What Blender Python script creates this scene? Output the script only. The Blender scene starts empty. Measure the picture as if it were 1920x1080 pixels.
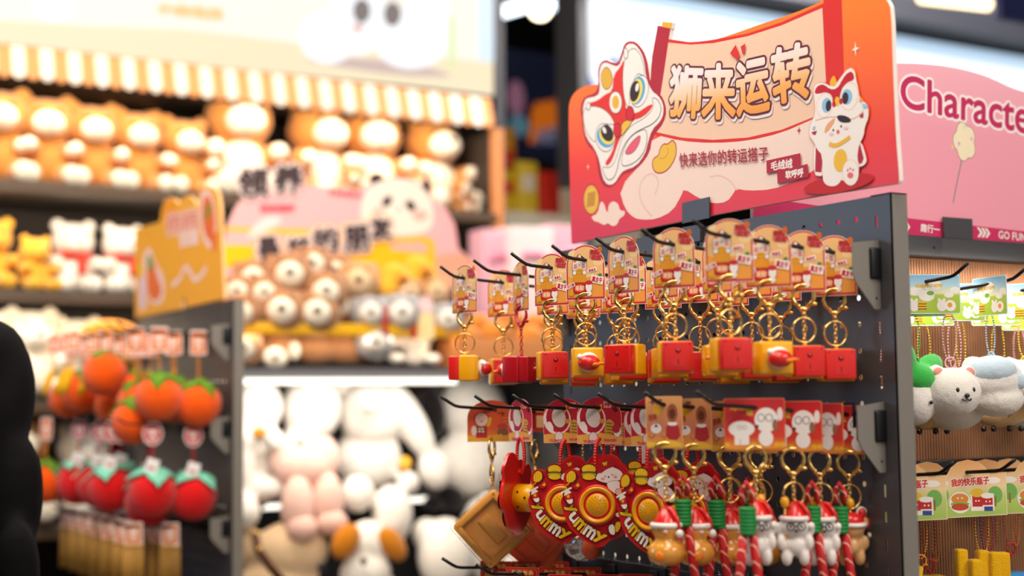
import bpy, bmesh, math, random
from mathutils import Vector, Matrix, Euler
random.seed(7)
sc = bpy.context.scene
COL = sc.collection
H = 1.2
PI = math.pi
# ---------------------------------------------------------------- camera
cd = bpy.data.cameras.new('camera'); cam = bpy.data.objects.new('camera', cd); COL.objects.link(cam)
cd.sensor_width = 36.0; cd.lens = 2667*36/1920; cd.clip_start = .05; cd.clip_end = 60
pitch = math.atan(217/2667); roll = .0109; head = math.radians(31)
Fh = Vector((math.sin(head), math.cos(head), 0))
Fv = Vector((Fh.x*math.cos(pitch), Fh.y*math.cos(pitch), math.sin(pitch)))
R0 = Vector((math.cos(head), -math.sin(head), 0)); U0 = R0.cross(Fv)
Rv = R0*math.cos(roll) - U0*math.sin(roll); Uv = R0*math.sin(roll) + U0*math.cos(roll)
cam.matrix_world = Matrix(((Rv.x, Uv.x, -Fv.x, 0), (Rv.y, Uv.y, -Fv.y, 0), (Rv.z, Uv.z, -Fv.z, H), (0, 0, 0, 1)))
cd.dof.use_dof = True; cd.dof.focus_distance = 2.3; cd.dof.aperture_fstop = 1.75; cd.dof.aperture_blades = 0
sc.camera = cam
# ---------------------------------------------------------------- view, world
vs = sc.view_settings
sc.display_settings.display_device = 'sRGB'
vs.view_transform = 'Standard'; vs.look = 'None'; vs.gamma = 1; vs.use_curve_mapping = False; vs.exposure = 0.15
sc.cycles.use_denoising = True
sc.cycles.max_bounces = 6; sc.cycles.diffuse_bounces = 3; sc.cycles.transparent_max_bounces = 8
sc.cycles.sample_clamp_indirect = 6; sc.cycles.caustics_reflective = False; sc.cycles.caustics_refractive = False
w = bpy.data.worlds.new('shop_air'); sc.world = w; w.use_nodes = True
w.node_tree.nodes['Background'].inputs[0].default_value = (1.0, .93, .86, 1)
w.node_tree.nodes['Background'].inputs[1].default_value = 0.42
def area(name, loc, size, energy, color, target=None, rot=None):
    l = bpy.data.lights.new(name, 'AREA'); l.shape = 'RECTANGLE'; l.size, l.size_y = size; l.energy = energy; l.color = color
    o = bpy.data.objects.new(name, l); COL.objects.link(o); o.location = loc
    if target: o.rotation_euler = (Vector(target)-Vector(loc)).to_track_quat('-Z', 'Y').to_euler()
    elif rot: o.rotation_euler = rot
    return o
WARM = (1, .80, .58); SOFT = (1, .91, .80); COOL = (.80, .90, 1)
area('ceiling_or_fill_light', (-.4, -.6, 3.6), (1.6, 1.0), 27, SOFT, (1.5, 1.9, 1.2))
area('ceiling_or_fill_light', (2.4, -1.6, 3.2), (1.4, 1.0), 55, SOFT, (1.6, 1.7, 1.1))
area('ceiling_or_fill_light', (.9, .3, 3.5), (1.0, 1.0), 23, SOFT, (1.6, 1.7, 1.0))
area('ceiling_or_fill_light', (.1, 2.6, 3.7), (1.4, 1.4), 50, SOFT, (.8, 3.4, 1.0))
area('ceiling_or_fill_light', (2.9, 2.6, 3.8), (1.2, 1.2), 20, SOFT)
area('ceiling_or_fill_light', (1.6, 3.6, 3.4), (1.6, .5), 20, WARM, (1.9, 4.6, 1.2))
area('ceiling_or_fill_light', (.4, 3.6, 3.7), (1.6, .6), 30, WARM, (.8, 5.3, 1.7))
area('unseen_screen_light', (-1.5, 4.7, 1.9), (1.8, 1.1), 22, (.5, .72, 1), (1.5, 2.0, 1.4))  # added cool light for an unseen blue screen mirrored in the rail
area('shelf_lamp', (1.3, 5.37, 2.43), (3.4, .05), 17, WARM, (1.3, 5.75, 1.9))
area('shelf_lamp', (1.3, 5.33, 1.985), (3.4, .05), 9, WARM, (1.3, 5.75, 1.5))
area('shelf_lamp', (1.3, 5.33, 1.585), (3.4, .05), 8, WARM, (1.3, 5.75, 1.0))
area('shelf_lamp', (1.95, 4.22, 1.268), (1.0, .03), 3.2, (1, .9, .78), (1.95, 4.6, .9))
area('ceiling_or_fill_light', (.5, 1.4, 3.3), (1.4, .8), 34, (1, .86, .70), (1.5, 4.5, 1.3))  # added fill from the camera side, brightens the bear pile
area('ceiling_or_fill_light', (4.2, 5.0, 3.6), (1.2, .8), 130, SOFT, (4.3, 6.3, 1.2))  # added fill, brightens the far snack counter
area('ceiling_or_fill_light', (5.6, 3.6, 4.1), (1.6, .8), 90, (.95, .93, 1), (6.0, 5.5, 3.6))  # added fill, brightens the mauve bulkhead wall
area('tray_fill_light', (1.92, 4.31, 1.425), (.9, .02), .5, WARM, (1.92, 4.42, 1.32))  # added fill under the tray, lifts the lowest row of bears
area('rack_fill_light', (2.0, 1.64, 1.43), (.8, .02), 1.4, SOFT, (2.0, 1.74, 1.2))  # added light without a fixture, brightens the ribbed backing

# ---------------------------------------------------------------- materials
def lin(h):
    h = h.lstrip('#'); c = [int(h[i:i+2], 16)/255 for i in (0, 2, 4)]
    return tuple((x/12.92 if x <= .04045 else ((x+.055)/1.055)**2.4) for x in c) + (1,)
MATS = {}
def mat(name, col, rough=.55, metal=0, spec=.5, emit=0, alpha=None, noise=0, nscale=60, bump=0, bscale=200, sheen=0, coat=0, trans=0, sss=0):
    if name in MATS: return MATS[name]
    m = bpy.data.materials.new(name); m.use_nodes = True; nt = m.node_tree; b = nt.nodes['Principled BSDF']
    c = lin(col) if isinstance(col, str) else tuple(col)+(1,)
    b.inputs['Base Color'].default_value = c; b.inputs['Roughness'].default_value = rough; b.inputs['Metallic'].default_value = metal
    b.inputs['Specular IOR Level'].default_value = spec
    if emit: b.inputs['Emission Color'].default_value = c; b.inputs['Emission Strength'].default_value = emit
    if sheen: b.inputs['Sheen Weight'].default_value = sheen; b.inputs['Sheen Roughness'].default_value = .5
    if coat: b.inputs['Coat Weight'].default_value = coat; b.inputs['Coat Roughness'].default_value = .12
    if trans: b.inputs['Transmission Weight'].default_value = trans; b.inputs['IOR'].default_value = 1.25
    if sss: b.inputs['Subsurface Weight'].default_value = sss; b.inputs['Subsurface Radius'].default_value = (.01, .004, .002)
    if noise or bump:
        tc = nt.nodes.new('ShaderNodeTexCoord')
    if noise:
        n = nt.nodes.new('ShaderNodeTexNoise'); n.inputs['Scale'].default_value = nscale; n.inputs['Detail'].default_value = 3
        nt.links.new(tc.outputs['Object'], n.inputs['Vector'])
        mx = nt.nodes.new('ShaderNodeMix'); mx.data_type = 'RGBA'
        mx.inputs[6].default_value = tuple(x*(1-noise) for x in c[:3])+(1,); mx.inputs[7].default_value = tuple(min(1, x*(1+noise*.6)) for x in c[:3])+(1,)
        nt.links.new(n.outputs['Fac'], mx.inputs[0]); nt.links.new(mx.outputs[2], b.inputs['Base Color'])
    if bump:
        n2 = nt.nodes.new('ShaderNodeTexNoise'); n2.inputs['Scale'].default_value = bscale; n2.inputs['Detail'].default_value = 4
        nt.links.new(tc.outputs['Object'], n2.inputs['Vector'])
        bp = nt.nodes.new('ShaderNodeBump'); bp.inputs['Strength'].default_value = bump; bp.inputs['Distance'].default_value = .004
        nt.links.new(n2.outputs['Fac'], bp.inputs['Height']); nt.links.new(bp.outputs[0], b.inputs['Normal'])
    MATS[name] = m; return m
def grad(name, stops, axis, lo, hi, rough=.4, emit=0):
    """a printed colour gradient along an object axis (x, y or z), lo..hi in metres; axis may be a vector"""
    if name in MATS: return MATS[name]
    m = bpy.data.materials.new(name); m.use_nodes = True; nt = m.node_tree; b = nt.nodes['Principled BSDF']; b.inputs['Roughness'].default_value = rough
    tc = nt.nodes.new('ShaderNodeTexCoord'); d = nt.nodes.new('ShaderNodeVectorMath'); d.operation = 'DOT_PRODUCT'; d.inputs[1].default_value = axis
    mr = nt.nodes.new('ShaderNodeMapRange'); mr.inputs[1].default_value = lo; mr.inputs[2].default_value = hi
    cr = nt.nodes.new('ShaderNodeValToRGB'); el = cr.color_ramp.elements
    el[0].position = stops[0][0]; el[0].color = lin(stops[0][1]); el[1].position = stops[-1][0]; el[1].color = lin(stops[-1][1])
    for p, c in stops[1:-1]:
        e = el.new(p); e.color = lin(c)
    nt.links.new(tc.outputs['Object'], d.inputs[0]); nt.links.new(d.outputs['Value'], mr.inputs[0]); nt.links.new(mr.outputs[0], cr.inputs[0]); nt.links.new(cr.outputs[0], b.inputs['Base Color'])
    if emit: nt.links.new(cr.outputs[0], b.inputs['Emission Color']); b.inputs['Emission Strength'].default_value = emit
    MATS[name] = m; return m
def ink(col, **k):
    """flat printed ink of one colour"""
    return mat('ink_'+col, '#'+col, rough=k.pop('rough', .45), spec=.35, noise=.03, nscale=25, **k)

metal_grey = mat('powder_coated_grey_metal', '#47464A', rough=.33, metal=.15, noise=.06, nscale=30, bump=.05, bscale=900)
metal_lit_side = mat('lit_side_and_bracket_metal', '#837E78', rough=.45, metal=.1, noise=.05, nscale=30)  # light grey brackets; on upright sides the paler tone stands in for light
metal_black = mat('black_coated_metal', '#17171A', rough=.38, metal=.2, noise=.1, nscale=40)
rod_black = mat('black_coated_rod', '#0B0B0D', rough=.32, noise=.1, nscale=60)
gold = mat('gold_plated_metal', '#F2C878', rough=.2, metal=1, noise=.08, nscale=90)
red_metal = mat('red_enamel_metal', '#C81420', rough=.25, coat=.6, noise=.05)
foam_white = mat('white_foam_board_edge', '#F2E9E4', rough=.7, noise=.04)
pl_red = mat('glossy_red_plastic', '#DE1F1C', rough=.28, coat=.35, noise=.05, nscale=20, sss=.05)
pl_darkred = mat('deep_red_plastic', '#B0101C', rough=.3, coat=.3, noise=.05, nscale=20)
pl_yellow = mat('glossy_yellow_plastic', '#F5AE0A', rough=.3, coat=.35, noise=.05, nscale=20, sss=.05)
pl_white = mat('glossy_white_plastic', '#F4EEE8', rough=.35, coat=.3, noise=.02)
pl_orange = mat('glossy_orange_plastic', '#F08018', rough=.3, coat=.3, noise=.05)
pl_dark = mat('dark_hole_plastic', '#3A0A0A', rough=.6, noise=.05)
black_ink = ink('1E1516')

# ---------------------------------------------------------------- mesh helpers
class MB:
    def __init__(s): s.v = []; s.f = []; s.m = []; s.mats = []; s.sm = []
    def mi(s, m):
        if m not in s.mats: s.mats.append(m)
        return s.mats.index(m)
    def add(s, vs_, fs, m, M=None, smooth=False):
        o = len(s.v); i = s.mi(m)
        s.v += [tuple(M @ Vector(p)) if M is not None else tuple(p) for p in vs_]
        for f in fs: s.f.append([a+o for a in f]); s.m.append(i); s.sm.append(smooth)
    def box(s, c, d, m, M=None, bev=0):
        x, y, z = c; a, b, e = d[0]/2, d[1]/2, d[2]/2
        if bev:
            k = min(bev, a*.9, b*.9, e*.9); vs_ = []; 
            bm = bmesh.new(); bmesh.ops.create_cube(bm, size=1)
            for v in bm.verts: v.co = Vector((x+v.co.x*2*a, y+v.co.y*2*b, z+v.co.z*2*e))
            bmesh.ops.bevel(bm, geom=bm.edges[:], offset=k, segments=2, affect='EDGES', profile=.6)
            s.bm(bm, m, M, True); return
        P = [(x-a, y-b, z-e), (x+a, y-b, z-e), (x+a, y+b, z-e), (x-a, y+b, z-e), (x-a, y-b, z+e), (x+a, y-b, z+e), (x+a, y+b, z+e), (x-a, y+b, z+e)]
        s.add(P, [(0, 3, 2, 1), (4, 5, 6, 7), (0, 1, 5, 4), (1, 2, 6, 5), (2, 3, 7, 6), (3, 0, 4, 7)], m, M)
    def bm(s, bm, m, M=None, smooth=False):
        bm.verts.index_update()
        s.add([v.co[:] for v in bm.verts], [[v.index for v in f.verts] for f in bm.faces], m, M, smooth); bm.free()
    def ell(s, c, r, m, rot=None, seg=16, rings=10, M=None):
        if isinstance(r, (int, float)): r = (r, r, r)
        R = Euler(rot).to_matrix().to_4x4() if rot else Matrix.Identity(4)
        T = Matrix.Translation(c) @ R @ Matrix.Diagonal((r[0], r[1], r[2], 1))
        vs_ = [(0, 0, 1)]; 
        for i in range(1, rings):
            t = PI*i/rings
            for j in range(seg): a = 2*PI*j/seg; vs_.append((math.sin(t)*math.cos(a), math.sin(t)*math.sin(a), math.cos(t)))
        vs_.append((0, 0, -1)); n = len(vs_)-1; fs = []
        for j in range(seg):
            fs.append((0, 1+j, 1+(j+1) % seg)); fs.append((n, n-seg+(j+1) % seg, n-seg+j))
        for i in range(rings-2):
            for j in range(seg):
                a = 1+i*seg+j; b = 1+i*seg+(j+1) % seg; fs.append((a, a+seg, b+seg, b))
        s.add(vs_, fs, m, (M @ T) if M is not None else T, True)
    def tube(s, pts, r, m, n=8, closed=False, M=None, caps=True):
        pts = [Vector(p) for p in pts]; N = len(pts); rr = r if isinstance(r, (list, tuple)) else [r]*N
        vs_ = []; up = None
        for i in range(N):
            if closed: t = pts[(i+1) % N]-pts[i-1]
            else: t = pts[min(i+1, N-1)]-pts[max(i-1, 0)]
            t.normalize()
            if up is None: up = t.orthogonal().normalized()
            else:
                up = up - t*up.dot(t)
                up = up.normalized() if up.length > 1e-6 else t.orthogonal().normalized()
            b = t.cross(up)
            for j in range(n): a = 2*PI*j/n; vs_.append(tuple(pts[i]+(up*math.cos(a)+b*math.sin(a))*rr[i]))
        fs = []
        for i in range(N if closed else N-1):
            k = (i+1) % N
            for j in range(n): fs.append((i*n+j, i*n+(j+1) % n, k*n+(j+1) % n, k*n+j))
        if not closed and caps: fs.append(tuple(range(n-1, -1, -1))); fs.append(tuple((N-1)*n+j for j in range(n)))
        s.add(vs_, fs, m, M, True)
    def ring(s, c, R, r, m, axis='y', n=24, k=6, M=None, sx=1, sz=1):
        P = []
        for i in range(n):
            a = 2*PI*i/n; x, z = R*math.cos(a)*sx, R*math.sin(a)*sz
            P.append((c[0]+x, c[1], c[2]+z) if axis == 'y' else ((c[0], c[1]+x, c[2]+z) if axis == 'x' else (c[0]+x, c[1]+z, c[2])))
        s.tube(P, r, m, k, True, M)
    def lathe(s, prof, m, n=20, c=(0, 0, 0), M=None):
        vs_ = []; fs = []
        for r, z in prof:
            for j in range(n): a = 2*PI*j/n; vs_.append((c[0]+r*math.cos(a), c[1]+r*math.sin(a), c[2]+z))
        for i in range(len(prof)-1):
            for j in range(n): fs.append((i*n+j, i*n+(j+1) % n, (i+1)*n+(j+1) % n, (i+1)*n+j))
        fs.append(tuple(range(n-1, -1, -1))); fs.append(tuple((len(prof)-1)*n+j for j in range(n)))
        s.add(vs_, fs, m, M, True)
    def prism(s, poly, y0, y1, m, m2=None, M=None):
        """outline in the x-z plane, from y0 (front, towards -y) to y1"""
        n = len(poly); A = sum(poly[i][0]*poly[(i+1) % n][1]-poly[(i+1) % n][0]*poly[i][1] for i in range(n))
        if A < 0: poly = poly[::-1]
        vs_ = [(x, y0, z) for x, z in poly]+[(x, y1, z) for x, z in poly]
        s.add(vs_, [tuple(range(n)), tuple(range(2*n-1, n-1, -1))], m, M)
        o = len(s.v)-2*n; i2 = s.mi(m2 or m)
        for i in range(n): s.f.append([o+i, o+n+i, o+n+(i+1) % n, o+(i+1) % n]); s.m.append(i2); s.sm.append(False)
    def flat(s, poly, y, m, M=None):
        n = len(poly); A = sum(poly[i][0]*poly[(i+1) % n][1]-poly[(i+1) % n][0]*poly[i][1] for i in range(n))
        if A < 0: poly = poly[::-1]
        s.add([(x, y, z) for x, z in poly], [tuple(range(n))], m, M)
    def build(s, name, parent=None, loc=(0, 0, 0), rot=(0, 0, 0)):
        me = bpy.data.meshes.new(name); me.from_pydata(s.v, [], s.f)
        for m in s.mats: me.materials.append(m)
        me.polygons.foreach_set('material_index', s.m); me.polygons.foreach_set('use_smooth', s.sm); me.update()
        return link(name, me, parent, loc, rot)
def link(name, me, parent=None, loc=(0, 0, 0), rot=(0, 0, 0)):
    o = bpy.data.objects.new(name, me); COL.objects.link(o); o.location = loc; o.rotation_euler = rot
    if parent: o.parent = parent
    return o
def tag(o, label=None, cat=None, group=None, kind=None):
    if label: o['label'] = label
    if cat: o['category'] = cat
    if group: o['group'] = group
    if kind: o['kind'] = kind
    return o
def thing(name, label, cat, loc=(0, 0, 0), rz=0, group=None):
    o = bpy.data.objects.new(name, None); COL.objects.link(o); o.empty_display_size = .02; o.location = loc; o.rotation_euler = (0, 0, rz)
    return tag(o, label, cat, group)
def copy_tree(o, parent=None):
    c = o.copy(); COL.objects.link(c); c.parent = parent
    for ch in list(o.children): copy_tree(ch, c)
    return c
def lab(o, t): o['label'] = t; return o
def structure(o): o['kind'] = 'structure'; return o

def smooth(P, it=2):
    for _ in range(it):
        Q = []
        for i in range(len(P)):
            a, b = P[i], P[(i+1) % len(P)]
            Q += [(a[0]*.75+b[0]*.25, a[1]*.75+b[1]*.25), (a[0]*.25+b[0]*.75, a[1]*.25+b[1]*.75)]
        P = Q
    return P
def scl(P, k=.001): return [(x*k, z*k) for x, z in P]
def circ(cx, cz, rx, rz=None, n=20, rot=0):
    rz = rx if rz is None else rz; c, s_ = math.cos(rot), math.sin(rot)
    return [(cx+rx*math.cos(2*PI*i/n)*c-rz*math.sin(2*PI*i/n)*s_, cz+rx*math.cos(2*PI*i/n)*s_+rz*math.sin(2*PI*i/n)*c) for i in range(n)]
def rrect(x0, z0, x1, z1, r, n=4):
    P = []
    for cx, cz, a0 in ((x1-r, z1-r, 0), (x0+r, z1-r, PI/2), (x0+r, z0+r, PI), (x1-r, z0+r, 1.5*PI)):
        for i in range(n+1): a = a0+PI/2*i/n; P.append((cx+r*math.cos(a), cz+r*math.sin(a)))
    return P
_txt = {}
def glyphs(s, off=0.0, res=3):
    """outline of real lettering as (verts, faces), fitted to the unit square"""
    k = (s, off, res)
    if k in _txt: return _txt[k]
    c = bpy.data.curves.new('lettering', 'FONT'); c.body = s; c.size = 1; c.offset = off; c.resolution_u = res
    o = bpy.data.objects.new('lettering', c); COL.objects.link(o)
    dg = bpy.context.evaluated_depsgraph_get(); me = bpy.data.meshes.new_from_object(o.evaluated_get(dg))
    V = [tuple(v.co[:2]) for v in me.vertices]; F = [tuple(p.vertices) for p in me.polygons]
    bpy.data.objects.remove(o); bpy.data.curves.remove(c); bpy.data.meshes.remove(me)
    if off == 0: bb = (min(v[0] for v in V), min(v[1] for v in V), max(v[0] for v in V), max(v[1] for v in V))
    else: bb = glyphs(s, 0.0, res)[2]
    _txt[k] = (V, F, bb); return _txt[k]
class Art:
    """flat print: thin ink layers stacked towards -y on a plane (x right, z up), units metres"""
    def __init__(s, y=0, step=.000015): s.mb = MB(); s.y = y; s.step = step
    def nxt(s): s.y -= s.step; return s.y
    def poly(s, P, m, sm=0, k=.001):
        P = scl(P, k)
        if sm: P = smooth(P, sm)
        s.mb.flat(P, s.nxt(), m); return s
    def stroke(s, P, wd, m, closed=False, sm=0, k=.001):
        P = scl(P, k)
        if sm:
            if closed: P = smooth(P, sm)
            else:
                for _ in range(sm):
                    Q = [P[0]]
                    for a, b in zip(P, P[1:]): Q += [(a[0]*.75+b[0]*.25, a[1]*.75+b[1]*.25), (a[0]*.25+b[0]*.75, a[1]*.25+b[1]*.75)]
                    P = Q+[P[-1]]
        n = len(P); L = []; R = []; h = wd*k/2
        for i in range(n):
            a = P[i-1] if (closed or i > 0) else P[i]; b = P[(i+1) % n] if (closed or i < n-1) else P[i]
            dx, dz = b[0]-a[0], b[1]-a[1]; l = math.hypot(dx, dz) or 1
            L.append((P[i][0]-dz/l*h, P[i][1]+dx/l*h)); R.append((P[i][0]+dz/l*h, P[i][1]-dx/l*h))
        y = s.nxt(); V = [(x, y, z) for x, z in L]+[(x, y, z) for x, z in R]
        F = [(i, n+i, n+(i+1) % n, (i+1) % n) for i in range(n if closed else n-1)]
        s.mb.add(V, F, m); return s
    def text(s, t, quad, m, bold=0.0, k=.001, shift=(0, 0), res=2):
        """quad: top-left, top-right, bottom-right, bottom-left of the lettering; bold thickens every stroke by that many mm"""
        V, F, bb = glyphs(t, 0.0, res); y = s.nxt(); tl, tr, br, bl = [Vector((p[0]+shift[0], p[1]+shift[1])) for p in quad]; Q = []
        for x, z in V:
            u_ = (x-bb[0])/(bb[2]-bb[0]); v_ = (z-bb[1])/(bb[3]-bb[1])
            Q.append((bl*(1-u_)+br*u_)*(1-v_)+(tl*(1-u_)+tr*u_)*v_)
        offs = [(0, 0)]
        if bold:
            n = 6 if bold < .6 else (10 if bold < 2 else 16); offs = [(bold*math.cos(2*PI*i/n), bold*math.sin(2*PI*i/n)) for i in range(n)]
            if bold >= 2: offs += [(x*.5, z*.5) for x, z in offs[::2]]
        for ox, oz in offs: s.mb.add([((p.x+ox)*k, s.y, (p.y+oz)*k) for p in Q], F, m); s.y -= s.step*.25
        return s
    def star(s, c, rx, rz, m, k=.001, n=4, inner=.28):
        P = []
        for i in range(2*n):
            a = PI*i/n+PI/2; q = 1 if i % 2 == 0 else inner; P.append((c[0]+rx*q*math.cos(a), c[1]+rz*q*math.sin(a)))
        return s.poly(P, m, k=k)
def rect4(x0, z0, x1, z1): return [(x0, z1), (x1, z1), (x1, z0), (x0, z0)]
_tmpn = [0]
def blob(parts, vox=.008, sm=4, m=None, fuzz=0):
    """one continuous plush body grown from overlapping ellipsoids [(centre, radii, rot)] -> mesh data"""
    b = MB(); mm = m
    for p in parts: b.ell(p[0], p[1], mm, rot=(p[2] if len(p) > 2 else None), seg=20, rings=14)
    o = b.build('tmp'); r = o.modifiers.new('r', 'REMESH'); r.mode = 'VOXEL'; r.voxel_size = vox
    s_ = o.modifiers.new('s', 'SMOOTH'); s_.factor = .5; s_.iterations = sm
    dg = bpy.context.evaluated_depsgraph_get(); me = bpy.data.meshes.new_from_object(o.evaluated_get(dg))
    bpy.data.objects.remove(o); me.materials.clear(); me.materials.append(mm)
    if fuzz:
        rg = random.Random(3)
        nn = [v.normal.copy() for v in me.vertices]
        for v, q in zip(me.vertices, nn): v.co += q*rg.uniform(-fuzz, fuzz)
    me.polygons.foreach_set('use_smooth', [True]*len(me.polygons)); me.update(); return me

# ================================================================ the room
floor_m = mat('polished_floor_tile', '#8A8078', rough=.25, noise=.15, nscale=3)
ceil_m = mat('dark_painted_ceiling', '#26262B', rough=.8, noise=.1, nscale=2)
wall_m = mat('warm_grey_wall', '#4A4644', rough=.8, noise=.08, nscale=4)
def slab(name, c, d, m):
    b = MB(); b.box(c, d, m); return structure(b.build(name))
slab('floor', (4, 4, -.03), (16, 16, .06), floor_m)
slab('ceiling', (4, 4, 4.43), (16, 16, .06), ceil_m)
slab('wall_back', (4, 12.05, 2.2), (16, .1, 4.4), wall_m)
slab('wall_right', (12.05, 4, 2.2), (.1, 16, 4.4), wall_m)
slab('wall_left', (-4.05, 4, 2.2), (.1, 16, 4.4), wall_m)

# ================================================================ perforated display racks
RW = .865
def pegboard(b, m, x0=.04, x1=.825, zt=.29, zb=-1.05, px=.037, pz=.0385, ox=.092, oz=.264, r=.0043):
    ks = [ox+px*i for i in range(-2, 20)]; ks = [x for x in ks if x0+.0185 < x < x1-.01]
    zs = [oz-pz*j for j in range(35)]; zs = [z for z in zs if z-pz/2 > zb]
    gx0, gx1, gz1, gz0 = ks[0]-px/2, ks[-1]+px/2, zs[0]+pz/2, zs[-1]-pz/2
    for f_, k in ((0, 0), (1, .0018)):
        pass
    V = []; F = []
    for x in ks:
        for z in zs:
            o = len(V); t = .0015
            sq = [(px/2, 0), (px/2, pz/2), (0, pz/2), (-px/2, pz/2), (-px/2, 0), (-px/2, -pz/2), (0, -pz/2), (px/2, -pz/2)]
            V += [(x+a, 0, z+c) for a, c in sq]
            V += [(x+r*math.cos(i*PI/4), 0, z+r*math.sin(i*PI/4)) for i in range(8)]
            V += [(x+r*math.cos(i*PI/4), t, z+r*math.sin(i*PI/4)) for i in range(8)]
            for i in range(8):
                j = (i+1) % 8; F.append((o+i, o+j, o+8+j, o+8+i)); F.append((o+8+i, o+8+j, o+16+j, o+16+i))
    b.add(V, F, m)
    for a, c, e, g in ((x0, gx0, zb, zt), (gx1, x1, zb, zt), (gx0, gx1, gz1, zt), (gx0, gx1, zb, gz0)):
        if c-a > .0005 and g-e > .0005: b.add([(a, 0, e), (c, 0, e), (c, 0, g), (a, 0, g)], [(0, 1, 2, 3)], m)
def upright(m, x0, x1, outer, zt=.295):
    b = MB(); zb = -1.19; sx = x0+.008 if outer > 0 else x1-.013
    b.box(((x0+sx)/2, .001, (zt+zb)/2), (sx-x0, .002, zt-zb), metal_grey) if sx > x0 else None
    b.box(((sx+.004+x1)/2, .001, (zt+zb)/2), (x1-sx-.004, .002, zt-zb), metal_grey)
    z = zt-.03; b.box((sx+.002, .001, zt-.015), (.004, .002, .03), metal_grey)
    while z > zb+.05:
        b.box((sx+.002, .001, z-.0285), (.004, .002, .021), metal_grey); z -= .0385
    xo = x1 if outer > 0 else x0
    b.box((xo-.001*outer, .016, (zt+zb)/2), (.002, .032, zt-zb), m)  # side plate coloured paler than the front plates, as if lit from the side
    b.box(((x0+x1)/2, .016, zt-.001), (x1-x0, .032, .002), m)
    return b
def rack(label, loc, rz, bars, board=True, barx=(.012, .845), zt=.295, cat='display rack', perf=True):
    t = thing('display_rack', label, cat, (loc[0], loc[1], 0), rz)
    if perf:
        b = MB(); pegboard(b, metal_grey); b.build('perforated_panel', t, (0, 0, H))
    upright(metal_lit_side, 0, .04, -1).build('upright', t, (0, 0, H)); upright(metal_lit_side, .825, RW, 1).build('upright', t, (0, 0, H))
    b = MB(); b.box((RW/2, .0165, zt-.006), (RW-.004, .028, .010), metal_grey); b.build('top_cap', t, (0, 0, H))
    b = MB(); b.box((RW/2, (-.13 if perf else .02), -1.1), (RW, (.30 if perf else .06), .16), metal_grey); b.build('base_plinth', t, (0, 0, H))
    for z in bars:
        b = MB(); n = 5; w_ = (barx[1]-barx[0])/n
        for i in range(n): b.box((barx[0]+w_*(i+.5), -.010, z), (w_*.985, .02, .045), metal_black, bev=.003)
        c = b.build('crossbar', t, (0, 0, H))
        for x in (.022, .838):
            q = MB(); P = [(-.052, .028), (0, .034), (0, -.066), (-.012, -.066), (-.046, -.03), (-.052, -.018)]
            q.prism([(a, d) for a, d in P], -.001, .001, metal_lit_side, M=Matrix.Translation((x, 0, z)) @ Matrix.Rotation(PI/2, 4, 'Z'))
            q.ell((x, -.008, z-.05), (.0024, .0024, .0024), metal_black, seg=8, rings=5); q.build('end_bracket', c)
    return t
main_rack = rack('dark grey perforated display rack carrying the red lion dance header', (1.5, 2.31), -PI/2, (.195, -.037, -.303))
char_rack = rack('grey display rack carrying the pink Character header', (1.55, 1.8), 0, (-.13,), perf=False)
# ribbed copper backing belongs to the pink rack
b = MB(); n = 110
for i in range(n):
    x = .04+(.765/n)*(i+.5); b.tube([(x, .012, -1.0), (x, .012, .253)], 0.0031, mat('ribbed_copper_backing', '#B98460', rough=.3, metal=.6, noise=.35, nscale=30), 6, caps=False)
b.box((RW/2, .017, -.37), (.765, .003, 1.25), mat('copper_backing_sheet', '#6E452B', rough=.5, metal=.4, noise=.2, nscale=10))
lab(b.build('ribbed_backing', char_rack, (0, 0, H)), 'ribbed copper coloured backing')
b = MB(); b.box((RW/2, -.008, .272), (RW, .016, .036), metal_grey, bev=.002); b.box((.37, -.018, .272), (.10, .006, .036), metal_grey, bev=.001)
b.ell((.40, -.022, .270), .0022, metal_black, seg=8, rings=5); b.build('top_rail', char_rack, (0, 0, H))
orange_rack = rack('grey perforated display rack holding orange and red plush charms', (1.35, 4.60), -PI/2, (.195, -.06, -.33))

# ---------------------------------------------------------------- hooks
_b = MB(); _b.tube([(0, -.018, .0), (0, -.10, .0055), (0, -.18, .011), (0, -.262, .0165), (0, -.272, .0185), (0, -.281, .023), (0, -.30, .035)], .0029, rod_black, 8)
HOOK_ROD = _b; _hm = None
def make_hook(loc, rz, label, group=None, z=0):
    """loc: where the hook meets the rack face"""
    global _hm
    t = thing('display_hook', label, 'hook', loc, rz, group)
    if _hm is None:
        o = HOOK_ROD.build('rod', t); q = MB(); q.box((0, -.021, 0), (.022, .003, .036), metal_black, bev=.001); p = q.build('mounting_plate', t); _hm = (o.data, p.data)
    else: link('rod', _hm[0], t); link('mounting_plate', _hm[1], t)
    return t
TIPY = [2.246, 2.124, 1.998, 1.873, 1.752, 1.635, 1.518]
ORD = ['leftmost', 'second from left', 'third from left', 'fourth from left', 'third from right', 'second from right', 'rightmost']
ROWZ = [.212, -.021, -.306]
def rodz(row, X): return H+ROWZ[row]+.067*(1.48-X)+.0029
for r, nm in enumerate(('upper', 'middle', 'bottom')):
    for k, y in enumerate(TIPY):
        if r == 2 and k > 5: continue
        make_hook((1.5, y, H+ROWZ[r]), -PI/2, 'black hook, %s of the %s row under the lion dance header' % (ORD[k], nm), '%s row of rack hooks' % nm)

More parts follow.
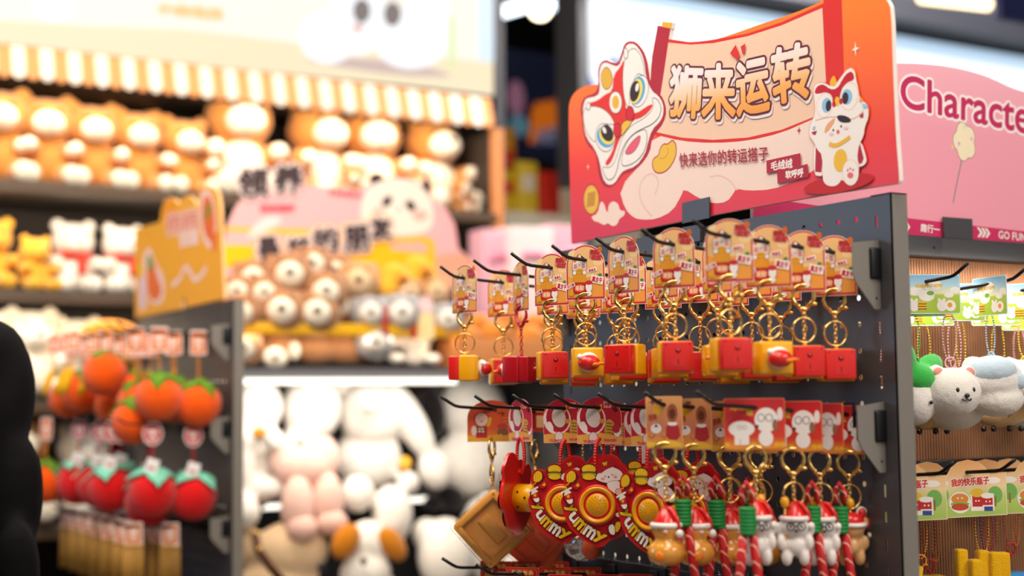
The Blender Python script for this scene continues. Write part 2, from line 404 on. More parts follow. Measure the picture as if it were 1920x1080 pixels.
# ================================================================ lion dance header board
C_RED, C_DRED, C_CREAM, C_TAN = ink('E0302A'), ink('B3273A'), ink('F6DDD2'), ink('F3CDB2')
sign = thing('header_sign', 'orange and red die-cut header board with lion dance art and gold Chinese lettering', 'sign', (1.5, 2.31, H+.285), -PI/2)
SG = (0, 0, -.285)
orange_grad = grad('header_orange_print', [(0, '#D8304A'), (.38, '#F0392C'), (.7, '#FF6A28'), (1, '#FF8428')], (.10, 0, 1), .34, .66)
panel = [(38.3,305.6),(38.3,305.6),(38.3,305.6),(35.8,426.3),(33.9,568.9),(43.3,589.5),(65.8,600.7),(101,602.5),(135.2,597),(164.8,587.6),(215.3,569.1),(305.3,557.6),(314.4,631.5),(314.4,631.5),(359.3,629.5),(417.5,613.5),(478.4,603.9),(513.8,602),(593.2,602.2),(673.3,601.3),(736.6,604.1),(749.2,611.4),(857.8,583.6),(870.7,573),(877.5,558),(877.2,472),(878.6,373.3),(882.7,310.7),(880.4,305.8),(880.4,305.8),(687.3,309.6),(407.3,309.8)]
head_o = [(80.7,544.9),(76.3,557.2),(81.5,575.4),(95.3,582.3),(128.5,581.5),(138.8,594.6),(136.2,621.6),(145.2,636.6),(162.8,638.5),(185,628.1),(203.8,623),(213.7,638.6),(223.5,654.8),(239,656.8),(260.2,650.2),(280.7,631.1),(292,610.6),(297.2,588),(302.2,558.4),(322.2,547.3),(339,530),(346.8,507.4),(337.6,488.1),(314.1,474.5),(302.2,465.9),(295.6,442.2),(265.3,421.9),(234.8,415.6),(210.2,415.6),(194.2,403.2),(171.9,395.3),(149.6,402),(137.1,418.7),(131.2,442),(125.4,469.1),(96.1,488.9),(83.4,517.7)]
roll = [(325.5,665),(362.6,651.3),(339.5,585.2),(326.4,547.3),(298.4,552.8),(307,612.6)]
rollcap = [(338.9,668.4),(366.8,660.1),(363.9,650.2),(337.3,659.8)]
b = MB()
panel = smooth(panel, 1)
for P, z0 in ((panel, 0), (smooth(head_o, 1), -.0004), (roll, -.0004), (rollcap, -.0002)):
    b.prism(scl(P), z0, .008, foam_white, foam_white)
b.build('foam_board', sign, SG)
a = Art(-.0006)
a.poly(panel, orange_grad)
a.poly([(307,612.6),(356.8,633.3),(417.5,613.5),(478.4,603.9),(565.1,594.7),(646.9,593.9),(741.4,600.4),(742.9,613),(780.2,603.5),(780.4,492.4),(771.7,432.3),(736.9,430.1),(711.9,422.3),(640,417.7),(558.6,418.9),(472.3,429.3),(386.8,447.3),(315.9,468),(303,486.4)], C_RED)
a.poly([(355.3,627.1),(417.4,609.5),(478.2,598.5),(565,590.2),(646.7,588.8),(738.7,594.1),(741.9,479.6),(718.8,470.2),(717.3,431.2),(640.3,423.5),(558.8,424.8),(472.5,435.5),(387,453.6),(316.1,475.2),(309.7,485.3),(331.7,546.2)], C_TAN)
a.poly([(199.3,390.8),(216,351),(243.5,331.1),(270.9,324.6),(311.2,321.1),(357.3,329.5),(383.6,353.8),(390.3,364.7),(433,341.5),(468.7,328.5),(503.9,326.7),(521.7,339.4),(527.7,346.1),(555.6,338.5),(615.5,332.3),(663,338.3),(703.9,345.8),(734.2,362.9),(736.9,430.1),(712.1,427.9),(640.1,418.4),(558.6,419.3),(472.3,429.7),(386.8,447.3),(309.3,472.3),(281,432.8)], C_CREAM, 1)
a.poly(roll, C_DRED); a.poly(rollcap, ink('E8B030'))
a.poly([(339.5,585.2),(355.3,627.1),(331.7,546.2),(309.7,485.3),(303,486.4),(311.8,550.1)], C_DRED)
a.poly([(105.6,349.8),(128.7,352.7),(137.8,373.9),(148.8,372.5),(160.9,347),(165.9,366.6),(180.7,370.2),(196.2,362.8),(200.8,349.5),(217.5,347.4),(214.1,338.8),(198.5,335.2),(191.9,325),(176.1,323.1),(160.5,332.3),(150.7,327.9),(128.3,337.8),(118.5,339)], C_CREAM, 1)
a.stroke([(297.8,327),(274.9,345.7),(260.7,368.9),(264.3,389.8),(282.6,403.3),(306.1,403.4),(321.7,385.4),(307.7,364.5)], 3.4, ink('E9C8BC'), sm=2)
a.stroke([(461.4,374.2),(488.1,374.2),(516.7,358.8),(527.6,344.2),(533.3,344.5)], 3, ink('E9C8BC'), sm=2)
# coin and ingot
a.poly([(136,378.6),(134.9,387.9),(131.3,396.7),(125.4,404.2),(117.8,409.5),(109.3,412.1),(100.7,411.8),(92.8,408.6),(86.4,402.8),(82.2,394.9),(80.5,385.8),(81.7,376.3),(85.4,367.3),(91.5,359.9),(99.1,354.7),(107.7,352.2),(116.3,352.7),(124.1,356),(130.3,361.8),(134.4,369.6)], C_DRED); a.poly([(133.4,378.9),(132.4,387.5),(129.1,395.5),(123.8,402.3),(117,407.1),(109.3,409.5),(101.4,409.2),(94.3,406.3),(88.5,401),(84.7,393.8),(83.2,385.4),(84.2,376.8),(87.6,368.6),(93.1,361.9),(100,357.1),(107.8,354.8),(115.5,355.2),(122.6,358.3),(128.2,363.6),(132,370.7)], ink('E8B43C')); a.poly([(128.2,379.6),(127.4,386.6),(124.8,393.2),(120.6,398.8),(115.2,402.7),(109.1,404.6),(103,404.3),(97.3,401.9),(92.8,397.5),(89.7,391.6),(88.6,384.7),(89.4,377.6),(92,371),(96.3,365.4),(101.8,361.6),(107.9,359.7),(114,360.1),(119.6,362.6),(124.1,367),(127,372.8)], ink('EDC050'))
a.poly([(96.9,396.1),(123.4,396.3),(119.4,368.8),(92.8,369.1)], ink('C89038')); 
ing = [(362,454.9),(372.8,442),(369.3,420.1),(346.2,402.8),(323.3,399.9),(306.2,406.9),(300.8,421.9),(306.9,430.5),(321.5,432.8),(324.7,444.6),(336.4,451.5),(347.7,447.9)]
a.poly(ing, ink('EFBE42'), 1); a.stroke(ing, 2.2, C_DRED, True, 1); a.stroke([(324.2,427.1),(338.4,424.9),(350.1,433.5),(347.5,442.7)], 1.5, ink('C89038'), sm=1)
# lion head
W_, BK = ink('F5EEEA'), ink('3A2228')
a.poly(head_o, C_DRED, 1)
a.poly([(87.5,543.7),(84.5,559.5),(91.6,573.5),(98.5,577.9),(134.9,574.6),(143.8,586.1),(140.6,615),(148.3,632.2),(162.7,634),(184.8,623.3),(204.9,616.5),(216.5,630.6),(226.4,648.7),(238.9,652.1),(257.1,646.5),(274.7,628.8),(284.2,608.7),(288,579.1),(304.9,550.7),(322,540.3),(337,523.3),(338.2,505.5),(329.2,493.1),(302.7,481.8),(290.3,460.8),(280.8,440.9),(253.3,423.7),(216.6,421.9),(204,416.5),(184.7,400.9),(162.5,402.1),(146.8,417.3),(138.1,452.1),(122.4,477.1),(96.4,500.3),(87,524.7)], W_, 1)
a.poly([(96.8,566.7),(138,566.5),(157.7,572.9),(183.4,574.6),(187.4,603.5),(213,616.6),(222.7,629.2),(221.4,585.4),(223.7,555.7),(226,529.7),(250.1,518),(304.2,529.5),(306.9,521.9),(279.9,509),(243.7,508.3),(212.3,488.2),(199.5,475.7),(179.7,445.8),(163.5,437.1),(154,444.1),(180.1,460.4),(190.3,484.6),(187.8,507.1),(166.4,540.6),(131.1,556.5),(108.1,560.8)], ink('E2332C'), 1)
def lined(P, m, wd=1.2, sm=2, c=BK): a.poly(P, m, sm); a.stroke(P, wd, c, True, sm)
lined([(222.5,621.9),(232.2,636.3),(250.8,642.1),(268.7,630.1),(280.1,609.6),(284.2,588.9),(281,582.4),(264.5,593),(249,579.9),(239.2,560),(235.4,534.5),(225.1,540.8),(217.8,567.8),(216.8,597.4)], W_)
lined([(84.2,548.1),(91.3,560.2),(118,559.7),(150.5,549.2),(175.8,531.5),(189.2,513.5),(181.6,511.9),(156.2,519),(133.3,514.8),(126.4,502.8),(127.2,485.7),(103.2,502.9),(89,524.3)], W_)
for cx, cy, rx, ry, rot, dx in ((372,300,0,0,0,0),): pass
lined([(293.7,549.7),(295.8,558.3),(295.3,566.8),(292.1,574.6),(286.6,580.7),(279.3,584.6),(270.9,585.9),(262.1,584.5),(254,580.5),(247.2,574.2),(242.4,566.3),(240.2,557.6),(240.8,548.8),(244.1,541),(249.7,534.9),(257.2,531.1),(265.7,529.9),(274.4,531.5),(282.4,535.6),(289.1,541.9)], W_, sm=0)
a.poly([(283.2,552.9),(285.1,560.5),(284.6,568),(281.9,574.8),(277.2,580.1),(270.8,583.5),(263.5,584.7),(255.9,583.4),(248.8,579.8),(242.8,574.3),(238.7,567.3),(236.7,559.6),(237.2,552),(240,545.1),(244.9,539.8),(251.3,536.4),(258.7,535.4),(266.3,536.8),(273.3,540.5),(279.1,546)], ink('58A8DC')); a.poly([(275.5,554.2),(277.3,560.9),(277.2,567.5),(275.1,573.5),(271.3,578.1),(266.1,580.9),(260.1,581.8),(253.8,580.5),(247.8,577.2),(242.8,572.2),(239.2,566),(237.4,559.2),(237.5,552.4),(239.6,546.5),(243.5,541.9),(248.7,539),(254.8,538.3),(261.1,539.7),(267,543),(272,548)], ink('F2DE5C')); a.poly([(268,556.5),(269.2,562.2),(269,567.8),(267.2,572.8),(264.2,576.5),(260.1,578.8),(255.4,579.2),(250.5,577.9),(246,574.9),(242.2,570.5),(239.6,565.1),(238.3,559.3),(238.6,553.6),(240.4,548.6),(243.5,544.9),(247.6,542.7),(252.3,542.3),(257.2,543.6),(261.7,546.7),(265.4,551.1)], BK); a.poly([(266.6,564.9),(267.1,567.2),(267.1,569.5),(266.5,571.5),(265.3,573),(263.8,573.8),(262.1,574),(260.2,573.4),(258.5,572.1),(257,570.3),(256,568.1),(255.5,565.8),(255.5,563.5),(256.1,561.5),(257.2,560),(258.8,559.2),(260.5,559),(262.4,559.6),(264.1,560.9),(265.6,562.7)], W_)
lined([(185.7,489.6),(182.6,498.1),(176.9,506.1),(169.3,512.8),(160.3,517.4),(151,519.6),(142.1,519.1),(134.7,516),(129.4,510.4),(126.8,503.1),(127.1,494.6),(130.3,485.9),(136.2,477.8),(144,471.2),(153,466.7),(162.4,464.6),(171.1,465.3),(178.4,468.5),(183.5,474),(186,481.3)], W_, sm=0)
a.poly([(183.9,493.9),(179.1,500.5),(172.3,506.3),(164.1,510.9),(155.4,513.7),(146.9,514.5),(139.5,513.2),(134,509.8),(130.9,504.8),(130.5,498.5),(133,491.8),(137.9,485.1),(144.9,479.3),(153.2,474.8),(161.9,472.1),(170.3,471.4),(177.5,472.8),(182.9,476.2),(185.9,481.2),(186.2,487.3)], ink('58A8DC')); a.poly([(184.9,496.7),(180.6,502.6),(174.7,507.8),(167.6,511.9),(160,514.4),(152.8,515.1),(146.5,513.9),(141.8,510.9),(139.3,506.5),(139.1,500.9),(141.3,494.9),(145.7,489),(151.7,483.7),(158.9,479.7),(166.4,477.3),(173.6,476.6),(179.8,477.9),(184.3,480.9),(186.8,485.3),(187,490.7)], ink('F2DE5C')); a.poly([(182.6,500),(179,505.2),(173.9,509.8),(167.8,513.4),(161.5,515.6),(155.4,516.3),(150.2,515.2),(146.4,512.6),(144.4,508.7),(144.4,503.8),(146.4,498.5),(150.2,493.3),(155.3,488.7),(161.4,485.1),(167.7,483),(173.8,482.4),(178.9,483.5),(182.6,486.1),(184.5,490),(184.6,494.8)], BK); a.poly([(161.3,506.6),(159.8,508.7),(158,510.6),(156,512.1),(153.9,513.1),(152,513.3),(150.5,512.9),(149.5,511.9),(149.1,510.3),(149.4,508.3),(150.3,506.2),(151.8,504),(153.6,502.1),(155.6,500.6),(157.7,499.7),(159.6,499.4),(161.1,499.8),(162.1,500.9),(162.4,502.5),(162.2,504.4)], W_)
lined([(162.4,625.5),(175.1,619),(185.5,602),(182.5,587.7),(172.1,580.5),(158,583.3),(148.6,596.4),(147.2,615.5)], ink('E3B03E'))
lined([(213.5,547.7),(212.7,554.2),(210,560.5),(205.8,565.9),(200.3,569.9),(194.1,572.1),(187.9,572.3),(182.1,570.5),(177.5,566.8),(174.5,561.6),(173.3,555.3),(174.1,548.8),(176.8,542.5),(181.2,537.1),(186.7,533.1),(192.9,531),(199.1,530.8),(204.8,532.7),(209.3,536.4),(212.3,541.6)], W_, sm=0); a.poly([(204.8,549.7),(204.3,553.7),(202.9,557.5),(200.4,560.7),(197.4,563.1),(193.9,564.4),(190.4,564.4),(187.2,563.3),(184.6,561),(182.8,557.8),(182.2,554),(182.6,550.1),(184.1,546.3),(186.6,543),(189.7,540.7),(193.2,539.4),(196.7,539.4),(199.9,540.5),(202.4,542.8),(204.1,546)], ink('E8B43C'))
lined([(288,482.6),(288.5,461.1),(274.8,441.2),(247.4,430),(216.8,428.4),(207.7,436),(214.6,458.6),(236.8,480.5),(276.3,487.4)], W_)
lined([(270,479.2),(266.6,464.7),(249.3,450.2),(230.9,448.1),(219.3,452.1),(230.1,463.4),(248.8,473)], ink('E8607A'))
lined([(304.5,540.1),(321.8,533.3),(332.8,517.1),(326.5,500.6),(303,490.6),(273.3,488.7),(243,483),(218,469),(201.7,446),(194.9,425.1),(181.8,410.5),(162.8,411.3),(150.3,427.2),(147.4,439.5),(166.6,433),(185.8,437.5),(202.3,464.3),(212.2,484.6),(243.5,501.1),(279.8,505.4),(303.7,515.4),(309.9,524.9)], W_)
lined([(209.9,510.6),(237.8,513),(246.7,507),(218.6,490.1),(207.9,484.6)], ink('EFBE42'))
lined([(250.8,520.4),(250.3,524.6),(248.6,528.7),(245.9,532.1),(242.4,534.7),(238.5,536.1),(234.5,536.2),(230.8,534.9),(227.9,532.5),(226,529.1),(225.2,525.1),(225.7,520.8),(227.4,516.7),(230.2,513.2),(233.7,510.7),(237.7,509.3),(241.6,509.3),(245.2,510.6),(248.1,513),(250.1,516.4)], ink('D42430'), sm=0); lined([(211.3,496.4),(210.8,500.6),(209.1,504.6),(206.3,508),(202.7,510.5),(198.7,511.9),(194.6,511.9),(190.8,510.7),(187.8,508.3),(185.8,504.9),(185.1,501),(185.6,496.8),(187.4,492.8),(190.2,489.3),(193.8,486.9),(197.9,485.5),(202,485.5),(205.7,486.7),(208.6,489.2),(210.6,492.5)], ink('D42430'), sm=0)
for c_ in ([(226.2,641.4),(238.6,541.9)], ): pass
lined([(222,646),(230.7,645.9),(236.5,635.4),(231.9,623.6),(222.7,629.2)], W_); lined([(98.2,568.4),(108.3,568.4),(112.7,560),(105.8,552.5),(96.6,557.3)], W_)
for q, r_, m_ in (([(100.3,445.5)], (5, 7.5), C_CREAM), ([(806.1,515.5)], (8, 12), ink('FFF0E0')), ([(680.7,415.8)], (5, 7), C_DRED)): a.star(q[0], r_[0], r_[1], m_, inner=.25)
# headline, each character drawn as outline, shadow and gradient fill
fill = grad('headline_gold_print', [(0, '#F0942A'), (.35, '#F5B25A'), (.62, '#F8DCC0'), (.8, '#F4EAE8')], (.03, 0, 1), .47, .59)
MAR = ink('6C2232')
CH = [('狮', [(364.5,582.4),(450.3,562.9),(440,478.8),(356.1,497)]), ('来', [(454.1,566.3),(531.5,550.7),(530.8,462.5),(446.5,476.9)]), ('运', [(538.9,549.1),(611.4,544.6),(615.2,459.7),(538.3,464.1)]), ('转', [(624.1,553.3),(705.9,549.1),(713.4,464.5),(628.2,466)])]
for c_, q in CH: a.text(c_, q, ink('F3E6E6'), 6.0, shift=(2.5, -6))
for c_, q in CH: a.text(c_, q, MAR, 6.6)
for c_, q in CH: a.text(c_, q, fill, 3.1)
a.poly([(537.7,582.3),(547.6,562),(541.2,555.5),(523,571)], C_RED); a.poly([(561.5,578.9),(560.5,565.7),(555.5,561),(549.9,576.3)], C_RED)
a.text('快来选你的转运搭子', [(381.6,426.8),(610.2,402),(610.9,379.7),(382.7,402.1)], ink('A8283C'), .4)
a.poly([(605.5,379.8),(684,379.5),(684.2,358.2),(605.8,359)], C_DRED); a.poly([(629.8,358.4),(699.4,360.5),(701.1,339.9),(630.7,339.2)], C_DRED)
a.text('毛绒绒', [(616.1,376),(665.4,374.2),(665.3,359.3),(616.1,362.2)], W_, .5); a.text('软呼呼', [(649.2,356.7),(689.2,355.7),(689.7,342.3),(649.2,344.9)], W_, .5)
# cat under a lion hat
a.poly([(835.4,320),(831.3,324),(820.7,327.8),(804.6,330.9),(784.3,333.1),(761.7,334.1),(738.9,333.9),(718.2,332.3),(701.9,329.6),(691.7,326),(688.8,321.8),(693.4,317.6),(705.2,313.7),(722.6,310.6),(744,308.5),(766.9,307.7),(789.1,308.2),(808.6,309.9),(823.6,312.6),(832.8,316.1)], ink('C42222'))
lined([(718.2,390.4),(734.3,366),(732.1,338.6),(726.3,337),(712.7,341.4),(711.8,376.8)], W_, .6, 1, ink('D06050')); a.poly([(718.6,384.9),(732.6,366.3),(728.9,342.7),(715.3,345.9)], C_DRED)
lined([(802.5,376.5),(813.7,377),(823.7,349.8),(821.7,341.9),(808.9,338.5),(801.1,343.9)], W_, .6, 1, ink('D06050')); a.poly([(805.5,371.3),(810.5,375.2),(817.4,350.7),(813.9,344.3),(805.9,343.2)], C_DRED)
catb = [(732,368.8),(721.1,379),(714.7,390.9),(703.8,403.7),(707.3,421.5),(719.9,433.9),(717.7,463.6),(716.5,476.1),(727,481.8),(743.9,476.7),(752.1,470.9),(763.8,470.3),(777.5,480.7),(787.7,488.1),(797.6,489.6),(805.4,483.2),(807.1,469.9),(810.7,457.3),(813.2,440.4),(830.1,426.7),(830,409.2),(821.6,396.7),(818.8,383.2),(808.7,372),(804.1,352.8),(809,340.4),(803.4,322.5),(793.4,313.3),(783.8,315.8),(771.1,327),(765.9,320.7),(754.2,317.5),(737.6,322.2),(730.5,332.8)]
lined(catb, W_, .8, 1, ink('E08878'))
a.poly([(718.8,465.3),(722.6,474.8),(735.4,477.2),(747,470.5),(763.6,463.8),(775.5,471.5),(785.8,481.4),(797.3,484.2),(802.9,477.8),(803.2,469.5),(786.9,468.7),(775,459.7),(769.8,436.8),(758.5,438.9),(756.5,456.1),(743.4,463.5),(729.7,463.2)], ink('C81E2C'), 1)
a.poly([(751.3,475.9),(761.2,486.9),(768,474.2),(763.7,467.9),(755.4,469.5)], ink('F2B830'), 1); a.stroke([(747.1,471.2),(760.2,464.5),(772.1,468.6),(775,475.2)], 3.2, W_, sm=1)
for e in (([(756.7,438.7),(757.2,444.5),(756.1,450.1),(753.4,455.1),(749.5,459),(744.6,461.3),(739.2,462),(734,460.8),(729.3,458),(725.6,453.6),(723.4,448.3),(722.9,442.5),(724,436.8),(726.8,431.8),(730.8,427.9),(735.8,425.6),(741.1,425),(746.3,426.3),(751,429.2),(754.5,433.5)], [(754.5,440.2),(754.6,443.8),(753.7,447.2),(751.9,450.3),(749.4,452.5),(746.4,453.9),(743.2,454.1),(740.2,453.2),(737.5,451.3),(735.6,448.6),(734.5,445.2),(734.4,441.6),(735.3,438.1),(737.1,435.1),(739.7,432.8),(742.7,431.5),(745.9,431.3),(748.9,432.2),(751.5,434.1),(753.5,436.9)], [(754.5,439.7),(754.6,442.3),(754.2,444.8),(753.2,446.9),(751.7,448.5),(749.9,449.4),(748,449.4),(746.1,448.7),(744.5,447.2),(743.3,445.2),(742.5,442.7),(742.4,440.1),(742.9,437.6),(743.9,435.5),(745.4,433.9),(747.2,433.1),(749.1,433),(750.9,433.7),(752.6,435.2),(753.8,437.3)]), ([(809.6,442.1),(810.2,448.4),(809,454.6),(806.2,460.1),(801.9,464.4),(796.7,467),(791,467.8),(785.3,466.5),(780.2,463.3),(776.3,458.5),(773.9,452.7),(773.3,446.3),(774.5,440),(777.4,434.4),(781.8,430.1),(787.1,427.6),(792.8,426.9),(798.4,428.3),(803.4,431.5),(807.3,436.3)], [(798.2,444.5),(798.3,448.1),(797.3,451.7),(795.3,454.9),(792.5,457.3),(789.2,458.7),(785.7,459.1),(782.4,458.2),(779.5,456.3),(777.4,453.5),(776.3,450.1),(776.3,446.4),(777.3,442.8),(779.3,439.6),(782.1,437.2),(785.4,435.8),(788.9,435.5),(792.2,436.4),(795,438.3),(797.1,441.1)], [(790.4,444.3),(790.6,447.1),(790.1,449.8),(788.9,452.1),(787.4,453.8),(785.4,454.7),(783.4,454.8),(781.4,454),(779.6,452.5),(778.3,450.3),(777.5,447.7),(777.4,444.9),(777.9,442.2),(779,439.9),(780.6,438.2),(782.5,437.3),(784.6,437.2),(786.6,438),(788.4,439.5),(789.7,441.7)])):
    lined(e[0], W_, .6, 0, ink('E8A898')); a.poly(e[1], ink('8CC4E8')); a.poly(e[2], ink('402630'))
a.poly([(772,443.5),(771.9,445.8),(771.3,447.9),(770.2,449.7),(768.9,450.9),(767.4,451.6),(765.8,451.5),(764.4,450.8),(763.3,449.4),(762.5,447.5),(762.1,445.4),(762.3,443.1),(762.9,441),(763.9,439.2),(765.3,438),(766.8,437.3),(768.3,437.4),(769.7,438.1),(770.9,439.5),(771.7,441.4)], ink('F2C030')); a.poly([(763.9,440.7),(763.8,442.2),(763.3,443.5),(762.5,444.7),(761.4,445.5),(760.2,446),(758.9,446),(757.8,445.6),(756.8,444.7),(756.2,443.6),(756,442.2),(756.1,440.8),(756.6,439.4),(757.5,438.3),(758.6,437.4),(759.8,436.9),(761,436.9),(762.1,437.4),(763.1,438.2),(763.7,439.4)], ink('C81E2C')); a.poly([(778.9,442.2),(778.8,443.6),(778.3,445),(777.4,446.1),(776.4,447),(775.2,447.5),(773.9,447.5),(772.8,447),(771.9,446.2),(771.3,445.1),(771,443.7),(771.2,442.3),(771.7,440.9),(772.5,439.7),(773.6,438.9),(774.8,438.5),(776,438.4),(777.1,438.9),(778,439.7),(778.6,440.9)], ink('C81E2C'))
a.stroke([(719.5,424.2),(738.4,424.5),(758.5,423.3),(778.2,417.3),(800.7,410.9),(820.3,420.3)], 1.0, ink('E8A898'), sm=2)
a.poly([(737.3,399.3),(741.3,413.1),(761.8,421.9),(759.9,414.6),(749.4,405.7)], ink('F0A878'), 1); a.poly([(764.5,423.4),(778.4,421.8),(792.8,414.7),(794.8,408),(777.9,410),(768.2,415.1)], ink('33222A'), 1)
for e in ([(758.7,402.4),(758.6,403),(758.4,403.6),(758.1,404),(757.6,404.4),(757.1,404.6),(756.6,404.6),(756.1,404.4),(755.7,404),(755.5,403.5),(755.4,402.9),(755.4,402.3),(755.6,401.8),(756,401.3),(756.4,400.9),(756.9,400.8),(757.5,400.8),(757.9,401),(758.3,401.3),(758.6,401.8)], [(775.4,405.2),(775.3,405.8),(775.1,406.4),(774.8,406.9),(774.3,407.2),(773.8,407.4),(773.3,407.4),(772.8,407.2),(772.5,406.8),(772.2,406.4),(772.1,405.8),(772.2,405.2),(772.4,404.6),(772.7,404.1),(773.2,403.8),(773.7,403.6),(774.2,403.6),(774.6,403.8),(775,404.2),(775.3,404.6)]): a.poly(e, BK)
a.poly([(770.1,398),(770,399),(769.6,399.9),(768.9,400.7),(768,401.3),(767,401.7),(765.9,401.7),(765,401.4),(764.2,400.9),(763.7,400.1),(763.5,399.2),(763.7,398.2),(764.1,397.2),(764.8,396.4),(765.7,395.8),(766.7,395.5),(767.7,395.5),(768.7,395.8),(769.4,396.3),(769.9,397.1)], ink('E06464')); a.poly([(757.4,396.8),(757.2,397.6),(756.6,398.4),(755.5,399.1),(754.1,399.7),(752.6,400.1),(751,400.2),(749.6,400.1),(748.5,399.8),(747.7,399.2),(747.5,398.5),(747.7,397.8),(748.4,397),(749.4,396.3),(750.8,395.7),(752.4,395.3),(753.9,395.2),(755.3,395.3),(756.4,395.6),(757.2,396.1)], ink('F6CCC8')); a.poly([(788.3,400.6),(788.1,401.4),(787.4,402.1),(786.4,402.9),(785,403.4),(783.5,403.8),(782,403.9),(780.6,403.8),(779.5,403.5),(778.8,403),(778.5,402.3),(778.8,401.5),(779.4,400.7),(780.5,400),(781.8,399.5),(783.3,399.1),(784.8,398.9),(786.2,399),(787.3,399.4),(788,399.9)], ink('F6CCC8'))
a.stroke([(747.5,383.6),(760,378.2),(775,381),(791.6,386.6)], 6.5, ink('EFB83A'), sm=1); a.poly([(783.6,352.1),(783.9,357.3),(782.8,362.4),(780.5,366.7),(777.2,369.9),(773.2,371.7),(768.8,371.9),(764.5,370.5),(760.8,367.5),(757.9,363.3),(756.3,358.4),(756,353.1),(757,348),(759.4,343.6),(762.7,340.4),(766.8,338.7),(771.2,338.5),(775.4,340),(779.1,343),(781.9,347.2)], ink('F0BE3A'))
lined([(807,331.3),(806.4,337.3),(804.3,343),(800.8,347.8),(796.3,351.2),(791.2,352.9),(785.9,352.8),(781.1,350.8),(777.2,347.1),(774.6,342),(773.5,336.2),(774.1,330.1),(776.2,324.4),(779.8,319.6),(784.4,316.2),(789.5,314.6),(794.7,314.8),(799.5,316.9),(803.4,320.6),(805.9,325.5)], W_, .7, 0, ink('F0B0A4')); a.poly([(796.3,328.6),(796,330.1),(795.2,331.6),(793.8,332.8),(792,333.7),(790,334.2),(788,334.3),(786.2,333.9),(784.7,333.1),(783.8,331.9),(783.4,330.5),(783.6,329),(784.5,327.6),(785.9,326.3),(787.7,325.4),(789.7,324.9),(791.7,324.8),(793.5,325.2),(794.9,326.1),(795.9,327.2)], ink('E8707C'))
for e in ([(786.6,337.6),(786.6,338.2),(786.3,338.9),(785.9,339.4),(785.4,339.8),(784.8,340),(784.2,340),(783.6,339.7),(783.2,339.3),(782.9,338.8),(782.7,338.1),(782.8,337.5),(783.1,336.8),(783.5,336.3),(784,335.9),(784.6,335.7),(785.2,335.8),(785.7,336),(786.2,336.4),(786.5,336.9)], [(791.9,339.1),(791.8,339.8),(791.6,340.4),(791.2,341),(790.6,341.3),(790,341.5),(789.4,341.5),(788.9,341.3),(788.4,340.9),(788.1,340.4),(788,339.7),(788.1,339.1),(788.3,338.4),(788.7,337.9),(789.3,337.5),(789.9,337.3),(790.5,337.3),(791,337.6),(791.5,338),(791.8,338.5)], [(797.6,336.4),(797.5,337.1),(797.3,337.7),(796.9,338.2),(796.3,338.6),(795.7,338.8),(795.1,338.8),(794.6,338.6),(794.1,338.2),(793.8,337.6),(793.7,337),(793.8,336.3),(794,335.7),(794.4,335.2),(795,334.8),(795.6,334.6),(796.2,334.6),(796.7,334.8),(797.2,335.2),(797.5,335.8)]): a.poly(e, ink('E8707C'))
a.poly([(714,415.4),(719.2,415.7),(717.9,410.4),(713.1,410.7)], ink('9CC8E8')); a.poly([(710.2,407.5),(722.3,407.9),(718.7,402.4),(713.5,403.8)], C_DRED); a.poly([(817.6,431.3),(828.6,428.1),(830,423.2),(820.5,423.8)], ink('9CC8E8')); a.poly([(812.1,414.8),(820.2,418),(819.3,411.1),(813.6,411)], C_DRED); a.poly([(813.3,442.7),(819.5,438),(817.7,433.7),(812.1,435.9)], ink('F0B050'))
lab(a.mb.build('printed_artwork', sign, SG), 'lion head, gold lettering and cat printed on the board')
b = MB(); c0 = [(391.4,339.1),(464.4,340.1),(463.1,305.1),(390.2,304)]
b.prism(scl([(x, z) for x, z in c0]), -.006, -.0035, metal_grey); b.box((c0[0][0]*.001+.024, -.004, .283), (.048, .006, .028), metal_grey)
b.build('sign_clip', main_rack, (0, 0, H))

# ================================================================ pink Character header
psign = thing('header_sign', 'pink arched header board reading Character on the right hand rack', 'sign', (1.55, 1.8, H+.29), 0)
PG = (0, 0, -.29)
pp = [(3,301.6),(3,301.6),(6.8,418.2),(26.3,483.2),(81,543.7),(161.1,570.2),(250.2,590.8),(345.7,603.8),(410.3,610.2),(479.9,613.3),(551.2,610.2),(602,603.1),(653.5,590.7),(706.4,585.8),(792.5,589.5),(855.6,574.6),(868.4,522.2),(852.6,287.4),(852.6,287.4)]
pp = smooth(pp, 1)
b = MB(); b.prism(scl(pp), .004, .012, foam_white); b.build('foam_board', psign, PG)
a = Art(.0038)
a.poly(pp, grad('header_pink_print', [(0, '#F09CB0'), (.6, '#F0A0B4'), (1, '#F6B4C4')], (0, 0, 1), .3, .62))
MG = ink('C22C62')
a.poly([(4.2,339.6),(332.9,324.5),(667.4,316.6),(854.4,313.9),(852.7,288.5),(666.1,294.1),(331.4,290.1),(3,302.5)], ink('CE2E64'))
q = [(358.2,584.7),(744.2,571.9),(736.9,504.2),(355.5,525.9)]
a.text('Character', q, ink('FBEFF0'), 6.5, res=6); a.text('Character', q, MG, 1.9, res=6)
cc = ([(517.4,475.8)])[0]; R_ = [(cc[0]+(25+6*abs(math.sin(5*t*PI/60)))*math.cos(t*2*PI/60), cc[1]+(31+6.5*abs(math.sin(5*t*PI/60)))*math.sin(t*2*PI/60)) for t in range(60)]
a.stroke([(507.7,440.1),(493.5,399.2),(480.9,358.8)], 2.8, ink('8E8A8C')); a.poly(R_, ink('F3E5C6')); a.stroke(R_, 1.1, ink('7A6658'), True)
for q, m_ in (([(502.2,470.5)], 'C8A0DC'), ([(536.4,482.5)], 'F0A4B8'), ([(518.2,503.4)], 'CDE4D8'), ([(484.9,463.1)], 'F6D088')): a.star(q[0], 4.6, 5.6, ink(m_), n=5, inner=.45)
